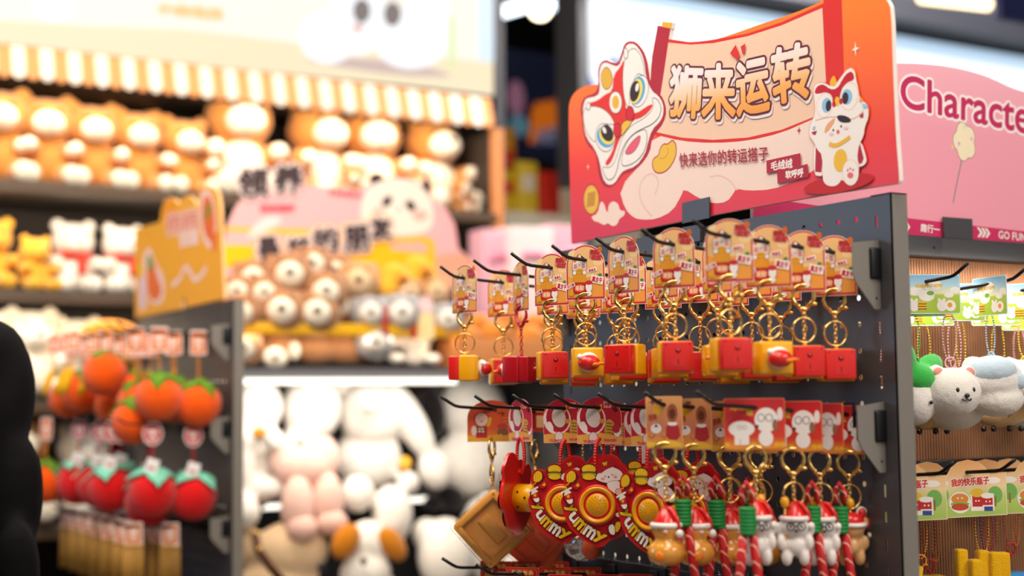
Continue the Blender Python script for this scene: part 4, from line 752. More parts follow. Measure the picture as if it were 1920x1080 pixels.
def yum_back():
    b = MB(); T = Matrix.Rotation(-PI/2, 4, 'X'); b.lathe([(.026, 0), (.026, .034), (.024, .037), (.012, .037), (.012, .034)], pl_yellow, 28, M=T)
    for a_, y in ((.5, .01), (-.6, .01), (.1, .026), (2.4, .012), (3.1, .024)): b.ell((.0262*math.cos(a_), y, .0262*math.sin(a_)), .0024, pl_dark, seg=8, rings=5)
    b.ell((.0, .040, -.004), (.018, .012, .016), pl_darkred, seg=14, rings=9); return b
def yum_loop():
    b = MB(); P = [(math.sin(a)*.0115, 0, -.026+.030*math.cos(a)) for a in [2*PI*i/40 for i in range(40)]]
    b.tube(P, .0026, pl_red, 6, True)
    for p in P: b.ell(p, .0034, pl_red, seg=7, rings=5)
    return b
def yummy(X, hk, yaw, cyaw, label, dz=0, group=None):
    t = thing('yummy_speaker_toy', label, 'toy', (X, TIPY[hk], rodz(1, X)), 0, group); part('drum_card', drum_card, 'header_card', t, rot=(0, 0, D(cyaw)), label='red card with drum print')
    part('yloop', yum_loop, 'cord_loop', t, (0, 0, -.058+dz), (0, 0, D(yaw+60)))
    p = part('yplate', yum_plate, 'speaker_plate', t, (-.006, 0, -.157+dz), (0, 0, D(yaw))); p.scale = (.93, .93, .93)
    part('yart', yum_art, 'printed_artwork', p, label='snacks, puppy and yummy lettering'); part('ydome', yum_dome, 'speaker_dome', p, (0.002, -.004, 0), label='round yellow dome'); part('yback', yum_back, 'battery_case', p, label='yellow cylinder behind the plate'); return t
yummy(1.290, 1, 212, -88, 'red scallop-edged speaker toy turned to show its yellow battery cylinder')
yummy(1.300, 2, -46, -50, 'red yummy speaker toy half hidden behind the fully visible one', -.002)
yummy(1.284, 3, -44, -52, 'red yummy speaker toy seen whole with round yellow dome', .002)
yummy(1.300, 4, -68, -60, 'red yummy speaker toy turned away, right of the fully visible one', 0)
yummy(1.375, 4, -62, -60, 'red yummy speaker toy in shade behind the gold gourds', .0)
yummy(1.375, 3, -58, -56, 'red yummy speaker toy deep on the fourth middle hook', .01)
yummy(1.40, 2, 150, -56, 'red yummy speaker toy deep on the third middle hook', .004)
foil = mat('crinkled_silver_foil', '#D8DCE0', rough=.22, metal=.9, noise=.2, nscale=40, bump=1.0, bscale=60)
def foil_bag():
    b = MB(); bm = bmesh.new(); bmesh.ops.create_icosphere(bm, subdivisions=3, radius=1)
    rg = random.Random(5)
    for v in bm.verts: k = 1+rg.uniform(-.07, .07); v.co = Vector((v.co.x*.034*k, v.co.y*.014*k, v.co.z*.030*k))
    b.bm(bm, foil, smooth=False); return b
def bag_item(X, hk, z, yaw, label, warm):
    t = thing('wrapped_bun_toy', label, 'toy', (X, TIPY[hk], rodz(1, X)), 0); part('small_red', small_red_card, 'header_card', t, rot=(0, 0, D(-55))); part(('chain', 'gold', 12), lambda: chain(gold, 12), 'link_chain', t, (0, 0, -.036)); part(('chain', 'gold', 12), lambda: chain(gold, 12), 'link_chain', t, (0, 0, -.100))
    b = part('foil_bag', foil_bag, 'foil_bag', t, (0, 0, z), (0, 0, D(yaw))); q = MB(); q.ell((.012, -.012, -.006), (.018, .012, .020), tray_r, seg=12, rings=8); o = q.build('bun', b); return t
bag_item(1.42, 1, -.236, -31, 'crumpled silver film bag with an orange bun, below the yummy toys', True)
t = thing('silver_sachet', 'small silver glitter sachet with a white edge, between two yummy toys', 'packet', (1.35, 1.82, H-.035), D(-45))
b = MB(); b.box((0, 0, -.035), (.034, .003, .050), foil, bev=.001); b.box((-.015, -.002, -.035), (.006, .002, .052), ink('F2F0F0')); b.build('pouch', t); part(('chain', 'gold', 5), lambda: chain(gold, 5), 'link_chain', t, (0, 0, .01))

# charms with santa hats
gourd_m = mat('amber_resin', '#E8A03C', rough=.15, coat=.8, noise=.12, nscale=60, sss=.25); vinyl_w = mat('white_vinyl', '#F2EAE6', rough=.35, coat=.2, noise=.03, sss=.1); vinyl_t = mat('tan_vinyl', '#E8B478', rough=.35, coat=.2, noise=.04, sss=.1)
wrap_green = mat('green_wrapped_thread', '#0E8A3C', rough=.5, noise=.15, nscale=200)
def cord_mat():
    m = mat('red_braided_cord', '#C8141E', rough=.6, noise=.05); nt = m.node_tree; b = nt.nodes['Principled BSDF']; tc = nt.nodes.new('ShaderNodeTexCoord')
    wv = nt.nodes.new('ShaderNodeTexWave'); wv.wave_type = 'BANDS'; wv.bands_direction = 'DIAGONAL'; wv.inputs['Scale'].default_value = 34; wv.inputs['Distortion'].default_value = 4
    cr = nt.nodes.new('ShaderNodeValToRGB'); cr.color_ramp.interpolation = 'CONSTANT'; cr.color_ramp.elements[0].color = lin('C8141E'); cr.color_ramp.elements[1].position = .955; cr.color_ramp.elements[1].color = lin('F6C8B0')
    nt.links.new(tc.outputs['Object'], wv.inputs['Vector']); nt.links.new(wv.outputs['Fac'], cr.inputs[0]); nt.links.new(cr.outputs[0], b.inputs['Base Color']); return m
cord_m = cord_mat()
def santa_hat(s_=1.0, m=None):
    b = MB(); m = m or pl_red; b.lathe([(.019*s_, 0), (.018*s_, .006*s_), (.012*s_, .016*s_), (.006*s_, .024*s_), (.002*s_, .027*s_)], m, 18); b.ring((0, 0, .001), .0195*s_, .0042*s_, vinyl_w, 'z', 20, 8)
    b.tube([(0, 0, .025*s_), (.010*s_, -.004, .023*s_), (.019*s_, -.006, .010*s_), (.022*s_, -.007, -.004*s_)], [.004*s_, .0045*s_, .0036*s_, .003*s_], m, 8); b.ell((.023*s_, -.007, -.010*s_), .0062*s_, vinyl_w, seg=12, rings=8); return b
def gourd_body():
    b = MB(); b.lathe([(.001, -.056), (.016, -.0555), (.025, -.049), (.0275, -.038), (.0235, -.027), (.0165, -.021), (.0165, -.017), (.020, -.010), (.0195, -.002), (.013, .006), (.003, .009)], gourd_m, 28); b.ell((.006, -.019, -.008), (.004, .002, .003), ink('F8D0C8'), seg=8, rings=6); b.ell((0, -.0262, -.042), (.007, .002, .007), pl_orange, seg=10, rings=6); return b
def dog_body(m, ears):
    def f():
        P = [((0, 0, 0), (.021, .018, .017)), ((0, .004, -.026), (.017, .017, .016)), ((-.012, -.002, -.042), (.008, .009, .013)), ((.012, -.002, -.042), (.008, .009, .013)), ((-.021, 0, .006 if ears else -.004), (.007, .006, .010)), ((.021, 0, .006 if ears else -.004), (.007, .006, .010)), ((-.019, -.004, -.022), (.007, .007, .011)), ((.019, -.004, -.022), (.007, .007, .011))]
        return blob(P, .0022, 3, m)
    return f
def face_marks(glasses):
    b = MB(); k = mat('black_vinyl', '#15100F', rough=.3, coat=.3, noise=.05)
    if glasses:
        for x in (-.0075, .0075): b.ring((x, -.0185, .001), .0052, .0009, k, 'y', 16, 5)
        b.tube([(-.0022, -.0188, .002), (.0022, -.0188, .002)], .0008, k, 5)
    for x in (-.007, .007): b.ell((x, -.0165, .001), .0016, k, seg=8, rings=6)
    b.ell((0, -.0185, -.005), (.0026, .002, .002), k, seg=8, rings=6); return b
def cords():
    b = MB()
    for sgn in (-1, 1):
        P = [(sgn*.005, 0, .0), (sgn*.010, 0, -.05), (sgn*.019, 0, -.11), (sgn*.024, 0, -.19)]; b.tube(P, .0062, cord_m, 9)
    b.tube([(-.005, 0, .030), (-.008, 0, .045), (0, 0, .058), (.008, 0, .045), (.005, 0, .030)], .0042, cord_m, 8); return b
def knot():
    b = MB()
    for i in range(7): b.ring((0, 0, .022-.0052*i), .0085, .0036, wrap_green, 'z', 16, 7)
    b.lathe([(.010, .024), (.010, -.011)], wrap_green, 14); return b
def bead_string(m):
    b = MB()
    for i in range(14): b.ell((0, 0, -.004-.0042*i), .0025, m, seg=7, rings=5)
    b.ell((0, 0, .004), (.0065, .0065, .0085), pl_yellow, seg=10, rings=8); return b
def charm(kind, X, hk, cardkey, cardf, cyaw, byaw, label, off=(.03, -60), group=None, dz=0, cord=True):
    t = thing({'gourd': 'gourd_charm', 'dog': 'dog_charm', 'bear': 'bear_charm'}[kind], label, 'keychain charm', (X, TIPY[hk], rodz(1, X)), 0, group)
    part(cardkey, cardf, 'header_card', t, rot=(0, 0, D(cyaw))); findings(t, -.056+dz, D(cyaw+15), 'gold', 6)
    z = -.152+dz
    if kind == 'gourd': b = part('gourd', gourd_body, 'gourd_body', t, (0, 0, z-.020), (0, 0, D(byaw)), 'amber gourd'); part('shat', lambda: santa_hat(1.0), 'santa_hat', b, (0, 0, -.001))
    elif kind == 'dog': b = part('dogb', dog_body(vinyl_w, 0), 'dog_body', t, (0, 0, z-.012), (0, 0, D(byaw)), 'white puppy'); part('dface', lambda: face_marks(True), 'face', b); part('dhat', lambda: santa_hat(.92), 'santa_hat', b, (0, 0, .010))
    else: b = part('bearb', dog_body(vinyl_t, 1), 'bear_body', t, (0, 0, z-.012), (0, 0, D(byaw)), 'tan bear'); part('bhat', bear_hood, 'red_hood', b, (0, 0, .006), label='red hood with white trim')
    a_ = D(off[1]); ox, oy = off[0]*math.cos(a_), off[0]*math.sin(a_)
    if cord:
        k = part('cords', cords, 'braided_cord', t, (ox, oy, z-.010), (0, 0, D(-35)), 'red braided cord'); part('knot', knot, 'green_knot', k)
    if kind != 'gourd': part('beads', lambda: bead_string(gold), 'bead_string', t, (-ox*.5, -oy*.5, z+.018))
    return t
def bear_hood():
    b = MB(); b.ell((0, .001, .004), (.0205, .018, .012), pl_red, seg=18, rings=10); b.ring((0, -.001, -.002), .0200, .0034, vinyl_w, 'z', 22, 8)
    for s_ in (-1, 1): b.ell((s_*.017, 0, .014), (.0085, .005, .0095), vinyl_w, seg=12, rings=8); b.ell((s_*.017, -.003, .014), (.0062, .0045, .0072), pl_red, seg=12, rings=8)
    b.tube([(.016, .002, .010), (.027, 0, .002), (.031, 0, -.012)], [.005, .0042, .003], pl_red, 8); b.ell((.032, 0, -.018), .0062, vinyl_w, seg=12, rings=8); return b
charm('gourd', 1.233, 5, 'capy', capy_card, -52, -60, 'gold gourd charm with santa hat, leftmost, beside the yummy toys', (.026, -20))
charm('gourd', 1.285, 5, 'capy', capy_card, -50, -30, 'gold gourd charm with santa hat, second, left of the two green knots', (.034, -10))
charm('gourd', 1.350, 5, 'capy', capy_card, -55, -20, 'gold gourd charm third in line, right of the paired green knots', (.028, 190))
charm('gourd', 1.41, 5, 'capy', capy_card, -60, -40, 'gold gourd charm deepest on the sixth middle hook', (.03, -30), cord=False)
charm('dog', 1.300, 6, 'dogc', dog_card, -34, -20, 'white puppy charm with black glasses under the red puppy card', (.030, 205))
charm('dog', 1.368, 6, 'dogc', dog_card, -50, -35, 'white puppy charm in red hat beside the tilted green knot', (.030, -10))
charm('dog', 1.418, 6, 'dogc', dog_card, -80, -30, 'white puppy charm behind the right green knot and next to the tan bear', (.030, -15))
charm('bear', 1.474, 6, 'dogc', dog_card, -60, -18, 'tan bear charm in red hood, rightmost beside the post', (0, 0), cord=False)
charm('dog', 1.45, 4, 'dogc', dog_card, -60, -40, 'white puppy charm hanging deep on the fifth middle hook', (.03, -10))

CNT = {}
# bottom row: only the tops of the cards reach into view
for i, (X, hk, cy) in enumerate(((1.309, 0, -50), (1.371, 0, -28), (1.435, 0, -60), (1.291, 1, -50), (1.357, 1, -55), (1.42, 1, -45), (1.297, 2, -50), (1.38, 2, -60), (1.44, 2, -50), (1.30, 3, -50), (1.38, 3, -45))):
    t = thing('red_card_charm', 'red printed card at the bottom edge, %s on the %s bottom hook' % (['nearest the tip', 'in the middle', 'deepest'][CNT.setdefault(hk, 0)], ['first', 'second', 'third', 'fourth'][hk]), 'keychain charm', (X, TIPY[hk], rodz(2, X)), 0, 'red card charms on the bottom hooks')
    CNT[hk] += 1; part('small_red', small_red_card, 'header_card', t, rot=(0, 0, D(cy))); findings(t, -.030, D(cy), 'gold', 6)
    part('dogb', dog_body(vinyl_w, 0), 'charm_body', t, (0, 0, -.14), (0, 0, D(cy)))

# ================================================================ pink rack goods (hooks point towards -y)
RHX = [1.716, 1.852, 1.988, 2.124, 2.26]
RH = ['first from the post', 'second from the post', 'third from the post', 'fourth from the post', 'fifth from the post']
b = MB(); b.box((RW/2, -.012, .172), (.76, .012, .008), metal_black); b.build('hook_bar', char_rack, (0, 0, H))
for r, z, xs in ((0, .172, RHX[:4]), (1, -.13, [1.67, 1.805, 1.94, 2.075])):
    for k, x in enumerate(xs):
        make_hook((x, 1.8, H+z), 0, 'black display hook on the pink headed rack, %s, %s row' % (RH[k], ('upper', 'lower')[r]), 'pink rack hooks')
def rz_(row, Y): return H+(.172, -.13)[row]+.067*(1.78-Y)+.0029
BC = {'pink': '#F0B4C4', 'yellow': '#F2CC28', 'blue': '#A8CCE4', 'green': '#48B858', 'orange': '#E89020', 'red': '#C81828', 'navy': '#2038A0'}
def bcm(c): return mat('enamel_ball_chain_'+c, BC[c], rough=.3, metal=.2, coat=.4, noise=.05)
fur_w = mat('white_short_plush', '#F4EEE8', rough=.95, spec=.1, sheen=.4, noise=.05, nscale=80, bump=.35, bscale=500)
fur_b = mat('pale_blue_plush', '#C8DCEC', rough=.95, spec=.1, sheen=.4, noise=.05, nscale=80, bump=.35, bscale=500)
fur_g = mat('bright_green_plush', '#3CB84C', rough=.95, spec=.1, sheen=.4, noise=.1, nscale=60, bump=.35, bscale=500)
fur_p = mat('peach_plush', '#F0C890', rough=.95, spec=.1, sheen=.3, noise=.1, nscale=60, bump=.35, bscale=500)
fur_br = mat('chestnut_plush', '#8A4A20', rough=.95, spec=.1, noise=.1, nscale=60, bump=.35, bscale=500)
felt_y = mat('yellow_felt', '#F2B80C', rough=.9, spec=.1, sheen=.2, noise=.12, nscale=160, bump=.6, bscale=500)
felt_o = mat('orange_felt', '#F0742C', rough=.9, spec=.1, noise=.1, nscale=160, bump=.5, bscale=500)
satin_b = mat('sky_blue_satin', '#2C8CD8', rough=.45, noise=.1, nscale=20, bump=.4, bscale=40)
blk = mat('black_bead', '#120E0E', rough=.25, coat=.5, noise=.05)
def mini_plush(X, Y, row, col, key, maker, yaw, cyaw, label, L=.075, z=-.155, extra=None, cardx=True, ox=0, cardk='meadow', cardf=None, second=None, name='plush_charm'):
    t = thing(name, label, 'plush charm', (X, Y, rz_(row, Y)), 0)
    co = .012 if cardk == 'meadow' else 0
    if cardx: part(cardk, cardf or landscape_card, 'header_card', t, (co*math.cos(D(cyaw)), co*math.sin(D(cyaw)), 0), (0, 0, D(cyaw)), label='printed header card')
    if cardk == 'picnic': t.children[-1].scale = (1.2, 1.2, 1.15)
    part(('bc', col, L), lambda: ball_chain(bcm(col), L), 'ball_chain', t, (ox, 0, -.048), (0, 0, D(cyaw)), col+' ball chain')
    if second: part(('bc', second, L), lambda: ball_chain(bcm(second), L), 'ball_chain', t, (ox+.022, .006, -.048), (0, 0, D(cyaw+30)), second+' ball chain')
    part(('cl2', col), lambda: clasp(bcm(col)), 'lobster_clasp', t, (ox, 0, -.048-L+.006), (0, 0, D(cyaw))).scale = (.55, .55, .55)
    p = part(key, maker, 'plush_body', t, (ox, 0, z), (0, 0, D(yaw)))
    if extra: extra(p)
    return t
def bear_mini():
    return blob([((0, 0, 0), (.047, .044, .040)), ((.028, -.002, .030), (.016, .010, .015)), ((-.028, -.002, .030), (.016, .010, .015)), ((.012, .04, -.01), (.038, .04, .032))], .004, 4, fur_w, .0006)
def bear_face(p, c=(0, -.043, -.002)):
    b = MB()
    for x in (-.014, .014): b.ell((x, -.0405, .004), (.0032, .002, .0040), blk, seg=10, rings=6)
    b.ell((0, -.044, -.005), (.0045, .003, .0034), blk, seg=10, rings=6)
    b.tube([(0, -.0445, -.007), (0, -.044, -.011)], .0012, blk, 6); b.tube([(-.008, -.0425, -.010), (-.005, -.0435, -.013), (0, -.044, -.011), (.005, -.0435, -.013), (.008, -.0425, -.010)], .0013, blk, 6)
    part('bface', lambda: b, 'face', p)
    part('bear_in', lambda: ear_in(), 'inner_ear', p, label='pink inner ears')
def ear_in():
    b = MB()
    for x in (-.028, .028): b.ell((x, -.010, .031), (.009, .004, .009), mat('pink_plush_lining', '#EE9A90', rough=.9, noise=.05), seg=10, rings=8)
    return b
def frog_body(): return blob([((0, 0, -.022), (.036, .034, .040)), ((0, .01, -.005), (.038, .036, .03))], .004, 4, fur_w, .0006)
def frog_extra(p):
    part('frogh', lambda: blob([((0, 0, .012), (.038, .036, .026)), ((-.030, 0, .045), (.024, .016, .032), (0, -.5, 0)), ((.040, -.004, .030), (.038, .018, .020), (0, -.35, 0))], .004, 4, fur_g, .0006), 'green_hood', p, label='bright green hood with long ears')
    b = MB(); 
    for x in (-.012, .012): b.ell((x, -.0345, -.026), .003, blk, seg=8, rings=6)
    part('froge', lambda: b, 'eyes', p)
mini_plush(1.716, 1.616, 0, 'green', 'frog', frog_body, 15, -30, 'small white plush with green eared hood, half hidden by the grey post', z=-.165, extra=frog_extra, L=.075, ox=.0)
mini_plush(1.716, 1.584, 0, 'pink', 'minibear', bear_mini, -16, -26, 'round white bear plush charm with black stitched smile, beside the green hood', z=-.178, extra=bear_face, L=.080, ox=.048)
def blue_body(): return blob([((0, 0, 0), (.050, .042, .038)), ((.006, 0, -.030), (.044, .038, .030)), ((-.030, 0, .022), (.020, .012, .018))], .004, 4, fur_w, .0006)
def blue_extra(p):
    part('bluec', lambda: blob([((-.004, -.012, .014), (.040, .034, .026)), ((.032, -.018, -.002), (.018, .016, .016))], .004, 4, fur_b, .0005), 'blue_hood', p, label='pale blue hood')
mini_plush(1.852, 1.586, 0, 'blue', 'blue', blue_body, -28, -102, 'white plush charm with pale blue hood, on the second hook from the post', z=-.158, extra=blue_extra, L=.070, ox=.010)
mini_plush(1.852, 1.653, 0, 'pink', 'minibear2', lambda: _part['minibear'], -20, -28, 'white plush charm behind the blue hooded one, pink and yellow chains', z=-.195, L=.09, second='yellow')
mini_plush(1.716, 1.700, 0, 'pink', 'minibear3', lambda: _part['minibear'], -30, -30, 'white plush charm deep on the first pink rack hook with twin pink chains', z=-.198, L=.085, second='pink')
def bee_body():
    b = MB(); b.ell((0, 0, 0), (.046, .030, .026), fur_p, seg=22, rings=14); b.ell((0.004, 0, .003), (.018, .0315, .0255), fur_br, seg=20, rings=12); 
    for x in (-.035, -.018, .010, .03): b.ell((x, -.014, -.028), .0055, blk, seg=8, rings=6)
    return b
mini_plush(1.988, 1.695, 0, 'yellow', 'bee', bee_body, -30, -30, 'brown and peach striped plush charm with black feet, lowest, under the blue hooded plush', z=-.205, L=.090, ox=.02)
mini_plush(1.988, 1.620, 0, 'yellow', 'minibear4', lambda: _part['minibear'], -50, -60, 'white plush charm cut by the right picture edge, on the third hook', z=-.160, L=.072)
mini_plush(1.852, 1.72, 0, 'yellow', 'bee', bee_body, -25, -28, 'striped brown plush charm deep behind the smiling white bear', z=-.205, L=.085)
mini_plush(2.124, 1.745, 0, 'pink', 'minibear5', lambda: _part['minibear'], -50, -25, 'white plush charm deep on the fourth pink rack hook', z=-.19, L=.08)
# lower row
def fries_body():
    b = MB(); rg = random.Random(2)
    for i in range(5):
        x = -.034+.017*i; h = rg.uniform(.045, .062); b.box((x, rg.uniform(-.008, .008), h/2-.012), (.018, .02, h+.03), felt_y, bev=.004)
    b.box((0, 0, -.050), (.092, .034, .075), felt_y, bev=.010); b.box((-.012, -.018, -.045), (.034, .006, .060), felt_y, bev=.003); return b
def soft_block(m1, m2):
    def f():
        b = MB(); b.box((0, 0, -.03), (.06, .04, .075), m1, bev=.012); b.ell((.01, -.016, -.055), (.028, .018, .024), m2, seg=14, rings=10); return b
    return f
def banana():
    b = MB(); b.tube([(0, 0, .01), (-.012, 0, -.02), (-.022, 0, -.05), (-.030, 0, -.075)], [.004, .011, .0125, .007], felt_y, 12); return b
PIC = dict(cardk='picnic', cardf=burger_card)
mini_plush(1.805, 1.595, 1, 'orange', 'fries', fries_body, -25, -26, 'yellow felt fries charm with arched burger picnic card, first lower hook', z=-.190, L=.088, ox=.030, second='red', **PIC)
mini_plush(1.67, 1.60, 1, 'orange', 'banana', banana, -30, -32, 'yellow felt banana charm beside the grey post', z=-.155, L=.085, ox=.03, **PIC)
mini_plush(1.805, 1.68, 1, 'red', ('sb', 1), soft_block(felt_y, felt_o), -30, -30, 'yellow and orange felt charm between the banana and the fries', z=-.175, L=.1, second='orange', **PIC)
mini_plush(1.94, 1.675, 1, 'navy', ('sb', 2), soft_block(satin_b, fur_w), -25, -28, 'sky blue satin charm right of the yellow felt fries', z=-.195, L=.095, second='orange', **PIC)
mini_plush(1.94, 1.57, 1, 'orange', ('sb', 3), soft_block(fur_w, felt_o), -40, -38, 'white and orange charm at the right picture edge, lower hooks', z=-.19, L=.088, **PIC)
mini_plush(1.805, 1.745, 1, 'navy', ('sb', 4), soft_block(fur_g, fur_w), -25, -28, 'mint green charm deep on the first lower hook', z=-.215, L=.1, second='red', **PIC)
mini_plush(2.075, 1.74, 1, 'red', ('sb', 2), soft_block(satin_b, fur_w), -20, -26, 'blue satin charm deep on the third lower hook', z=-.19, L=.09, second='orange', **PIC)

# ================================================================ orange rack on the left
OX, OY0 = 1.35, 4.585
osign = thing('header_sign', 'orange die-cut header board with persimmon art on the left rack', 'sign', (OX, OY0, H+.28), -PI/2)
OG = (0, 0, -.28)
op = [(-93.7,592.7),(177.8,585.9),(193.5,620.2),(224.4,648),(271.8,651.6),(332.1,638.3),(371.7,618.8),(409.9,634.4),(466.7,631.8),(516.5,612.5),(539,585.7),(555.1,623.3),(588.2,638.6),(635.2,638),(693,622.4),(727.3,600.5),(744.9,545),(776.5,301.9),(443.4,298.1),(438.9,328.4),(404.8,328.7),(401.8,296.7),(-82.8,296.2)]
b = MB(); b.prism(scl(op), 0, .008, ink('FFC890')); b.build('foam_board', osign, OG)
a = Art(-.0006); a.poly(op, ink('FFB23A')); OR, PW = ink('F8743A'), ink('FFD8D0')
a.poly([(194.4,590.3),(201.8,619.1),(231.3,645),(271.9,648.2),(325.6,635),(358.9,612.2),(365.9,594.9),(232.6,598.5)], ink('FFA028'), 1)
a.poly([(710.3,535.5),(700.9,563.1),(685.5,588.9),(665.5,610.3),(642.7,625.2),(619.4,632.2),(597.8,630.3),(580.2,619.6),(568.4,601.2),(563.7,576.9),(566.4,549.1),(576.4,520.8),(592.6,494.7),(613.2,473.6),(636.2,459.4),(659.3,453.3),(680.2,456),(697.1,466.9),(708.3,485.1),(712.8,508.7)], PW); a.poly([(695.6,538.8),(688.5,559.7),(676.9,579.1),(662,595.3),(645,606.5),(627.8,611.6),(611.9,610),(599,601.9),(590.3,588),(586.9,569.7),(589,548.9),(596.4,527.5),(608.4,507.9),(623.7,491.9),(640.7,481.2),(657.9,476.5),(673.4,478.5),(685.9,486.8),(694.2,500.5),(697.5,518.4)], OR); a.poly([(613.8,541.3),(627,582.6),(665.2,581.7),(654.2,556),(631.4,535.4)], ink('5E9A3C'))
a.poly([(655.5,486.3),(717.8,498.7),(707.5,446.4),(685.1,437.2)], OR)
a.poly([(22.2,514.2),(80.6,517.1),(125.2,465.5),(238.3,405),(226.9,326.4),(115.5,325.3),(42.2,360.4),(-20.3,452.5)], PW, 1); a.poly([(38.6,464.7),(110.7,475.4),(155.2,411.8),(205,374.1),(185.2,341.8),(115.1,338.1),(49.2,368.5)], OR, 1); a.poly([(45.1,490.2),(88.7,490.4),(111.5,449.6),(76,435.5),(50.7,455)], ink('5E9A3C'), 1)
a.poly([(-58.4,464.6),(9,467.4),(9.9,441.1),(-49.9,437.4)], ink('FFC820')); a.poly([(-49.2,419.7),(10.5,423.6),(43.3,325.7),(-30.5,317.3)], ink('F0D0E0'))
a.text('柿柿', [(246.3,599),(541.5,581.5),(555,516.7),(254.9,533)], PW, 9); a.text('柿柿', [(246.3,599),(541.5,581.5),(555,516.7),(254.9,533)], ink('F07858'), 1.5); a.text('如意', [(380.5,527.7),(548.8,521.3),(555.7,481.1),(388,486.2)], PW, 6)
a.stroke([(306.2,374.7),(384.2,384.9),(434.1,425.1),(484.5,400.7),(521.9,369.9),(593.5,383.7),(628.2,404)], 18, PW, sm=1)
lab(a.mb.build('printed_artwork', osign, OG), 'persimmons and pink Chinese lettering'); 
def rzo(row, X): return H+(.195, -.06, -.33)[row]+.067*(OX-.02-X)+.0029
OHY = [4.50, 4.38, 4.26, 4.14, 4.02, 3.90, 3.80]
for r in range(3):
    for k, y in enumerate(OHY): make_hook((OX, y, H+(.195, -.06, -.33)[r]), -PI/2, 'black hook on the left rack, %s of its %s row' % (ORD[k], ('upper', 'middle', 'bottom')[r]), 'left rack hooks')
per_m = mat('orange_plush', '#F85A06', rough=.9, spec=.1, sheen=.3, noise=.12, nscale=40, bump=.7, bscale=300); leaf_m = mat('leaf_green_felt', '#5E8A18', rough=.9, noise=.15, nscale=60)
app_m = mat('red_plush', '#D80E12', rough=.85, spec=.15, sheen=.25, noise=.12, nscale=40, bump=.7, bscale=300); mint_m = mat('mint_felt', '#7FCFB4', rough=.9, noise=.08, nscale=60)
def fruit(m, s_=1, squash=.9):
    def f():
        b = MB(); P = [(.0005, -.9)]+[(math.sin(t)*(1+.06*math.cos(2*t)), -math.cos(t)) for t in [PI*i/12 for i in range(1, 11)]]+[(.18, .84), (.0005, .76)]
        b.lathe([(r*.056*s_, z*.056*squash*s_) for r, z in P], m, 24); return b
    return f
def leaves(m, s_=1, big=False):
    def f():
        b = MB()
        for i in range(4):
            a = i*PI/2+.3; n = 7
            L = (.062 if big else .052)*s_; V = []; 
            for k in range(n+1):
                t = k/n; w_ = .018*s_*math.sin(PI*min(1, t*1.02+.06))*(1.4 if big else 1); r = L*t; z = .054*s_*.9+.004-.030*t*t*s_
                for sg in (-1, 1): V.append((r*math.cos(a)-sg*w_*math.sin(a), r*math.sin(a)+sg*w_*math.cos(a), z))
                
            V2 = [(x, y, z+.004) for x, y, z in V]; F = []
            for k in range(n): F.append((2*k, 2*k+2, 2*k+3, 2*k+1)); o = len(V); F.append((o+2*k, o+2*k+1, o+2*k+3, o+2*k+2)); F.append((2*k, o+2*k, o+2*k+2, 2*k+2)); F.append((2*k+1, 2*k+3, o+2*k+3, o+2*k+1))
            b.add(V+V2, F, m, smooth=True)
        b.tube([(0, 0, .045*s_), (0, 0, .062*s_)], .005, m, 8); return b
    return f
def tag_card(col, rnd=True, w_=44, h_=52):
    def f():
        P = circ(0, -20, w_/2, h_/2, 24) if rnd else rrect(-w_/2, -h_+8, w_/2, 8, 4)
        a = card_base(P, 'F6E0DC'); a.poly([(x*.86, (z+20)*.86-20) for x, z in P], ink(col), 0)
        a.text('柿事', R4(0, -17, 20, 12), ink('FBE8E0'), bold=.8); a.text('如意', R4(0, -31, 16, 8), ink('FBE8E0'), bold=.6); return a
    return f
def fruit_charm(Xp, k, row, kind, cyaw, label, dz=-.17, group=None, yaw=0, s_=1.0):
    t = thing({'p': 'persimmon_charm', 'a': 'apple_charm'}[kind], label, 'plush charm', (Xp, OHY[k], rzo(row, Xp)), 0, group); t.scale = (1.22,)*3
    if kind == 'p':
        part('pcard', tag_card('E88048', False, 40, 56), 'header_card', t, rot=(0, 0, D(cyaw)), label='orange tag'); part(('chain', 'o', 9), lambda: chain(bcm('orange'), 9, .010), 'link_chain', t, (0, 0, -.050))
        f = part('pers', fruit(per_m), 'plush_fruit', t, (0, 0, dz), (D(10), D(6), D(yaw)), 'orange persimmon'); part('pleaf', leaves(leaf_m), 'leaf_cap', f, label='green felt leaves')
    else:
        part('acard', tag_card('C83048', True), 'header_card', t, rot=(0, 0, D(cyaw)), label='round red tag'); part(('chain', 'r', 7), lambda: chain(red_metal, 7, .010), 'link_chain', t, (0, 0, -.046))
        f = part('appl', fruit(app_m, 1.0, .95), 'plush_fruit', t, (0, 0, dz), (D(-8), D(8), D(yaw)), 'red fruit'); part('aleaf', leaves(mint_m, 1, True), 'leaf_cap', f, label='mint felt leaves')
        q = part('wtag', lambda: wtag(), 'care_tag', t, (-.012, -.035, dz+.060), (0, .3, D(-30)))
    return t
def wtag():
    b = MB(); b.box((0, 0, 0), (.028, .002, .032), ink('F4F0F0')); b.box((0, -.0015, -.004), (.016, .0006, .006), ink('D88890')); return b
for i, (Xp, k, dz) in enumerate(((1.10, 0, -.150), (1.11, 1, -.135), (1.18, 2, -.165), (1.11, 3, -.095), (1.20, 3, -.135), (1.18, 4, -.160), (1.13, 5, -.205), (1.235, 5, -.150), (1.165, 6, -.150), (1.275, 6, -.160))):
    fruit_charm(Xp, k, 0, 'p', -60+i*7, 'orange persimmon plush charm, number %s counting from the left on the orange rack' % ['one', 'two', 'three', 'four', 'five', 'six', 'seven', 'eight', 'nine', 'ten'][i], dz, yaw=i*40)
